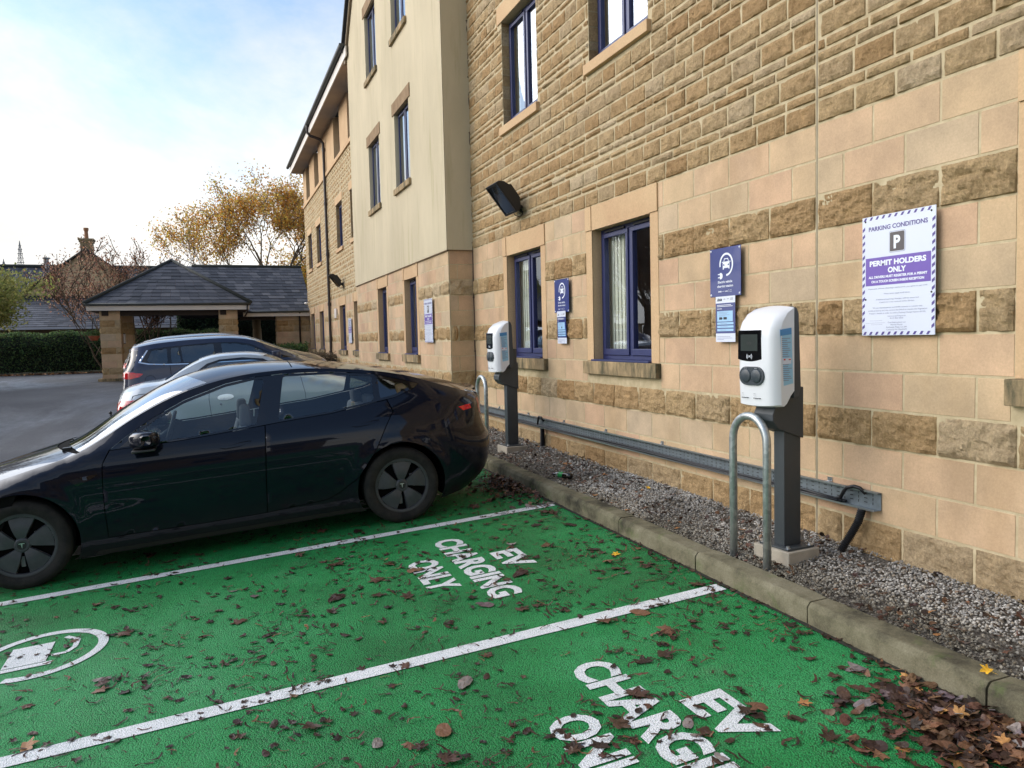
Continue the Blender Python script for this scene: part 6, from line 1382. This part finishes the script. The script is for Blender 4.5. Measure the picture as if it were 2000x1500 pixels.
# ------------------------------------------------------------------ leaves on the ground
DB = [(.040, .022, .014), (.060, .032, .020), (.085, .045, .028), (.030, .018, .013), (.050, .024, .018)]
MBR = [(.14, .070, .040), (.19, .095, .050), (.11, .05, .032)]; ORG = [(.42, .20, .07), (.34, .15, .05)]; GRY = [(.20, .165, .16), (.26, .22, .21), (.15, .11, .11)]; YEL = [(.75, .45, .03)]
def leaf_mesh(kind, rg, curl=.25):
    if kind == 'maple':
        A = [(90, 1), (72, .66), (62, .52), (48, .80), (33, .95), (24, .60), (10, .50), (-8, .68), (-22, .72), (-38, .45), (-62, .38), (-88, .22)]; pts = [(r*rg.uniform(.88, 1.1)*cos(radians(a+rg.uniform(-4, 4))), r*sin(radians(a))) for a, r in A]; pts = pts+[(-r*rg.uniform(.85, 1.1)*cos(radians(a)), r*sin(radians(a))) for a, r in A[-2:0:-1]]
    elif kind == 'oval': pts = [(.52*sin(t)*(1-.25*cos(t)), cos(t)) for t in [2*pi*i/14+.0 for i in range(14)]]
    else:
        n = 5; bend = rg.uniform(-.5, .5); w_ = rg.uniform(.10, .22); up_ = [(bend*(i/n*2-1)**2+w_*rg.uniform(.4, 1), -1+2*i/n) for i in range(n+1)]; dn = [(x-w_*rg.uniform(1.0, 2.2), y) for x, y in reversed(up_)]; pts = up_+dn
    cx, cy, cs, cw = rg.uniform(-.5, .5)*curl*2, rg.uniform(-.6, 1)*curl, rg.uniform(-1, 1)*curl, rg.uniform(0, 6)
    zf = lambda x, y: cx*x*x+cy*y*y+cs*x*y+.10*curl*sin(5*x+cw)+.05*sin(7*y+cw)
    vs = [(x, y, zf(x, y)) for x, y in pts]; n = len(vs)
    if kind == 'shred': m = n//2; fs = [(i, i+1, n-2-i, n-1-i) for i in range(m-1)]
    else:
        inner = [(x*.5, y*.5, zf(x*.5, y*.5)) for x, y in pts]; vs += inner+[(0, 0, zf(0, 0))]; fs = [(i, (i+1) % n, n+(i+1) % n, n+i) for i in range(n)]+[(n+i, n+(i+1) % n, 2*n) for i in range(n)]
        if kind == 'maple': o = len(vs); vs += [(-.02, -.2, zf(0, -.2)), (.02, -.2, zf(0, -.2)), (.03+cs*.3, -.95, zf(0, -.95)*.5+.05), (-.01+cs*.3, -.95, zf(0, -.95)*.5+.05)]; fs.append((o, o+1, o+2, o+3))
    mz = min(v[2] for v in vs); return [(x, y, z-mz) for x, y, z in vs], fs
lr = random.Random(77)
def lheight(x, y):
    if x < KX: return gz(x, y)+.005
    if x < 3.0: return gz(KX, y)+.128
    return gravz(x, y)+.012
protos = {}
for kind, cols, n in (('maple', DB, 7), ('maple', MBR, 5), ('oval', DB, 4), ('oval', MBR, 3), ('shred', DB, 8), ('maple', ORG, 3), ('oval', GRY, 3), ('oval', ORG, 2), ('maple', GRY, 2), ('maple', YEL, 2)):
    for i in range(n):
        vs, fs = leaf_mesh(kind, lr, .22); mb = MB(); c = jit(lr.choice(cols), lr, .2)
        for v in vs: mb.add([v], [], jit(c, lr, .12))
        mb.f = list(fs); mb.m = [0]*len(fs); protos.setdefault((kind, id(cols)), []).append(mb.build('fallen_leaf', LITTER))
used_p = set()
def put_leaf(kind, cols, x, y, s, label, cat='leaf', group=None, tilt=.15, dz=0):
    P = protos[(kind, id(cols))]; p = P[int(lr.random()*len(P))]
    if p.name in used_p: p = p.copy(); COL.objects.link(p)
    used_p.add(p.name)
    p.location = (x, y, lheight(x, y)+dz); p.rotation_euler = (lr.uniform(-tilt, tilt), lr.uniform(-tilt, tilt)-(.064 if x < KX else 0), lr.uniform(0, 6.28)); p.scale = (s, s, s*lr.uniform(.5, 1.3)); tag(p, label, cat, group); return p
SPEC = [('oval', GRY, 2.427, 2.505, .050, 'large curled grey leaf standing up on the green beside the letters'), ('maple', ORG, 2.274, 2.505, .038, 'pale orange leaf right of the nearest letters EV'), ('maple', YEL, 2.93, 2.17, .036, 'bright yellow maple leaf on the kerb at the right edge'), ('oval', ORG, 3.06, 2.52, .026, 'orange leaf resting on gravel just behind the kerb'), ('maple', ORG, 3.24, 2.70, .034, 'golden brown leaf on the gravel below the stone plinth'), ('maple', YEL, 3.50, 5.74, .034, 'yellow leaf on the gravel between the two charging posts'), ('oval', ORG, 3.02, 5.28, .040, 'rust orange leaf beside the kerb midway between the posts'), ('maple', YEL, 2.588, 4.676, .040, 'golden yellow leaf lying on the green bay near the kerb'), ('maple', ORG, -.847, 3.884, .060, 'tan leaf lying across the white line at the lower left corner'), ('maple', MBR, 3.60, 5.60, .045, 'dark rusty leaf leaning against the wall plinth between the posts'), ('oval', YEL and ORG, .452, 4.596, .018, 'tiny golden leaf in the middle of the green bay'), ('maple', MBR, 2.20, 3.42, .075, 'large curled reddish leaf just past the end of the near line'), ('oval', GRY, 2.70, 2.63, .050, 'pale grey leaf near the kerb above the leaf heap')]
for kd, cl, x, y, s_, lab in SPEC: put_leaf(kd, cl, x, y, s_, lab, tilt=.35)
def dens_at(x, y):
    n = noise.noise((x*1.6+9, y*1.6, 1))*.9+noise.noise((x*4, y*4, 8))*.7
    return min(1, max(.05, .26+.24*(x+1.5)/4.3+n*.75+.5*math.exp(-(KX-x)/.14)))
PHI = math.tan(radians(-12.6))
def visible(x, y): return x > PHI*y-.1 and y > 1.5
cnt = 0; cand = []
while cnt < 226:
    y = 1.6+6.6*lr.random()**1.5; x = lr.uniform(-1.9, KX)
    if not visible(x, y) or lr.random() > dens_at(x, y): continue
    q = lr.random(); kd, cl, g, lab = ('maple', DB, 'dark', 'dark wet brown leaf stuck flat to the green bays') if q < .52 else ('oval', DB, 'dark', 'dark wet brown leaf stuck flat to the green bays') if q < .64 else ('maple', MBR, 'mid', 'mid brown crinkled leaf lying on the green bays') if q < .86 else ('oval', MBR, 'mid', 'mid brown crinkled leaf lying on the green bays') if q < .94 else ('oval', GRY, 'grey', 'greyish upturned leaf lying on the green bays')
    put_leaf(kd, cl, x, y, (lr.uniform(.022, .05) if lr.random() < .7 else lr.uniform(.05, .078)), lab, group={'dark': 'dark wet leaves on the green bays', 'mid': 'brown crinkled leaves on the green bays', 'grey': 'greyish leaves on the green bays'}[g], tilt=.1); cnt += 1
cnt = 0
while cnt < 60:
    y = 1.7+8*lr.random()**1.2; x = lr.uniform(3.0, 3.66)
    if lr.random() > .35+.8*max(0, noise.noise((x*2, y*1.3, 4)))+(.4 if y > 5.5 else 0): continue
    kd, cl = lr.choice((('maple', MBR), ('maple', DB), ('oval', MBR), ('maple', ORG)))
    put_leaf(kd, cl, x, y, lr.uniform(.02, .042), {id(MBR): 'rusty brown leaf lying on the gravel strip', id(DB): 'dark brown leaf lying on the gravel strip', id(ORG): 'orange tan leaf lying on the gravel strip'}[id(cl)], group={id(MBR): 'rusty leaves on the gravel', id(DB): 'dark leaves on the gravel', id(ORG): 'orange leaves on the gravel'}[id(cl)], tilt=.3); cnt += 1
for k, v in protos.items():
    for p in v:
        if p.name not in used_p: bpy.data.objects.remove(p)
def litter_mesh(name, label, n, place, kinds, smin, smax, tilt=.12):
    mb = MB(); lib = {k: [leaf_mesh(k[0], lr, .3) for _ in range(10)] for k in {(k,) for k, c in kinds}}
    i = 0; tries = 0
    while i < n and tries < n*30:
        tries += 1; r_ = place()
        if r_ is None: continue
        x, y, dz = r_; kd, cl = kinds[int(lr.random()*len(kinds))]; vs, fs = lib[(kd,)][int(lr.random()*10)]; s_ = lr.uniform(smin, smax)*(1.25 if kd == 'shred' else 1); M = Matrix.Rotation(lr.uniform(0, 6.28), 3, 'Z') @ Matrix.Rotation(lr.gauss(0, tilt), 3, 'X') @ Matrix.Rotation(lr.gauss(0, tilt), 3, 'Y'); o = Vector((x, y, lheight(x, y)+dz)); c = jit(cl[int(lr.random()*len(cl))], lr, .3)
        mb.add([M @ (Vector(v)*s_)+o for v in vs], fs, c); i += 1
    return tag(mb.build(name, LITTER), label, 'leaf litter', kind='stuff')
def pl_green():
    y = 1.5+8*lr.random()**1.35; x = lr.uniform(-2.2, KX)
    return (x, y, 0) if (visible(x, y) or y > 1.9) and lr.random() < dens_at(x, y) else None
litter_mesh('leaf_fragments', 'countless dark wet leaf fragments and stalks scattered over the green bays', 6600, pl_green, [('shred', DB), ('shred', DB), ('shred', DB), ('shred', MBR), ('oval', DB), ('maple', DB)], .009, .034, .06)
def pl_gr():
    y = 1.5+14*lr.random()**1.2; x = lr.uniform(2.99, 3.67)
    return (x, y, 0) if lr.random() < .25+1.1*max(0, noise.noise((x*2.5, y*1.1, 4)))+(.35 if y > 6 else 0) and (y < 10.8 or x < 3.28) else None
litter_mesh('leaf_fragments', 'broken brown leaf fragments caught in the gravel strip', 1500, pl_gr, [('shred', MBR), ('maple', MBR), ('oval', DB), ('maple', DB), ('shred', DB), ('oval', MBR)], .010, .030, .35)
def heap(cx, cy, rx, ry, H):
    def f():
        a = lr.gauss(0, .5); b = lr.gauss(0, .5); x = cx+a*rx; y = cy+b*ry
        if x > KX-.02 or a*a+b*b > 2.2: return None
        return (x, y, lr.random()*H*max(0, 1-(a*a+b*b)/1.5))
    return f
litter_mesh('leaf_heap', 'heap of brown and grey fallen leaves drifted against the kerb at lower right', 430, heap(2.68, 2.02, .36, .46, .03), [('oval', DB), ('oval', MBR), ('maple', MBR), ('oval', GRY), ('maple', DB), ('oval', MBR), ('maple', MBR), ('maple', ORG), ('oval', DB), ('oval', DB), ('maple', DB)], .024, .050, .30)
litter_mesh('leaf_heap', 'dark leaf heap against the kerb behind the saloon', 420, heap(2.70, 7.1, .30, .75, .07), [('maple', DB), ('shred', MBR), ('oval', DB), ('maple', MBR)], .02, .045, .4)
litter_mesh('leaf_drift', 'thin drift of brown leaves along the far hedge foot', 500, lambda: (lr.uniform(-8.4, 2), 38.2+lr.gauss(0, .12), .02), [('maple', MBR), ('oval', ORG)], .05, .09, .4)
# ------------------------------------------------------------------ small things on the wall
cc = thing('security_camera', 'small white security camera at the end corner of the far wing', 'camera', (D1-.02, 30.9, 1.55)); mb = MB(); mb.tube([(0, 0, 0), (-.12, 0, -.02)], .02, 8); mb.build('arm', PVC, cc, smooth=True); mb = MB(); mb.tube([(-.10, -.12, -.06), (-.16, .06, -.03)], .04, 10); mb.build('housing', PVC, cc, smooth=True)

# stone building behind the camera, mirrored in the side of the saloon
sb = thing('rear_building', 'stone building behind the viewer, mirrored in the side of the black saloon', 'building', (-5, -17, -1.9)); mb = MB(); mb.box(-9, 8.6, -6, 0, 0, 5.0); mb.build('wall', simple('shaded_building_stone', srgb(120, 98, 70), .9, var=.2, vs=1.5), sb)
mb = MB(); mb.add([(-9.5, .5, 4.9), (9, .5, 4.9), (9, -3, 7.4), (-9.5, -3, 7.4), (-9.5, -6.5, 4.9), (9, -6.5, 4.9)], [(0, 1, 2, 3), (3, 2, 5, 4)]); mb.build('roof', SLATE, sb)
for x in (-7.5, -4.5, -1.5, 1.5, 4.5, 7.2):
    for z in (1, 3.2): mb = MB(); mb.box(x-.55, x+.55, -.02, .03, z, z+1.35); wn = mb.build('window', NAVY, sb); mb = MB(); mb.box(x-.48, x+.48, .03, .04, z+.07, z+1.28); mb.build('window_pane', DGLASS, wn)
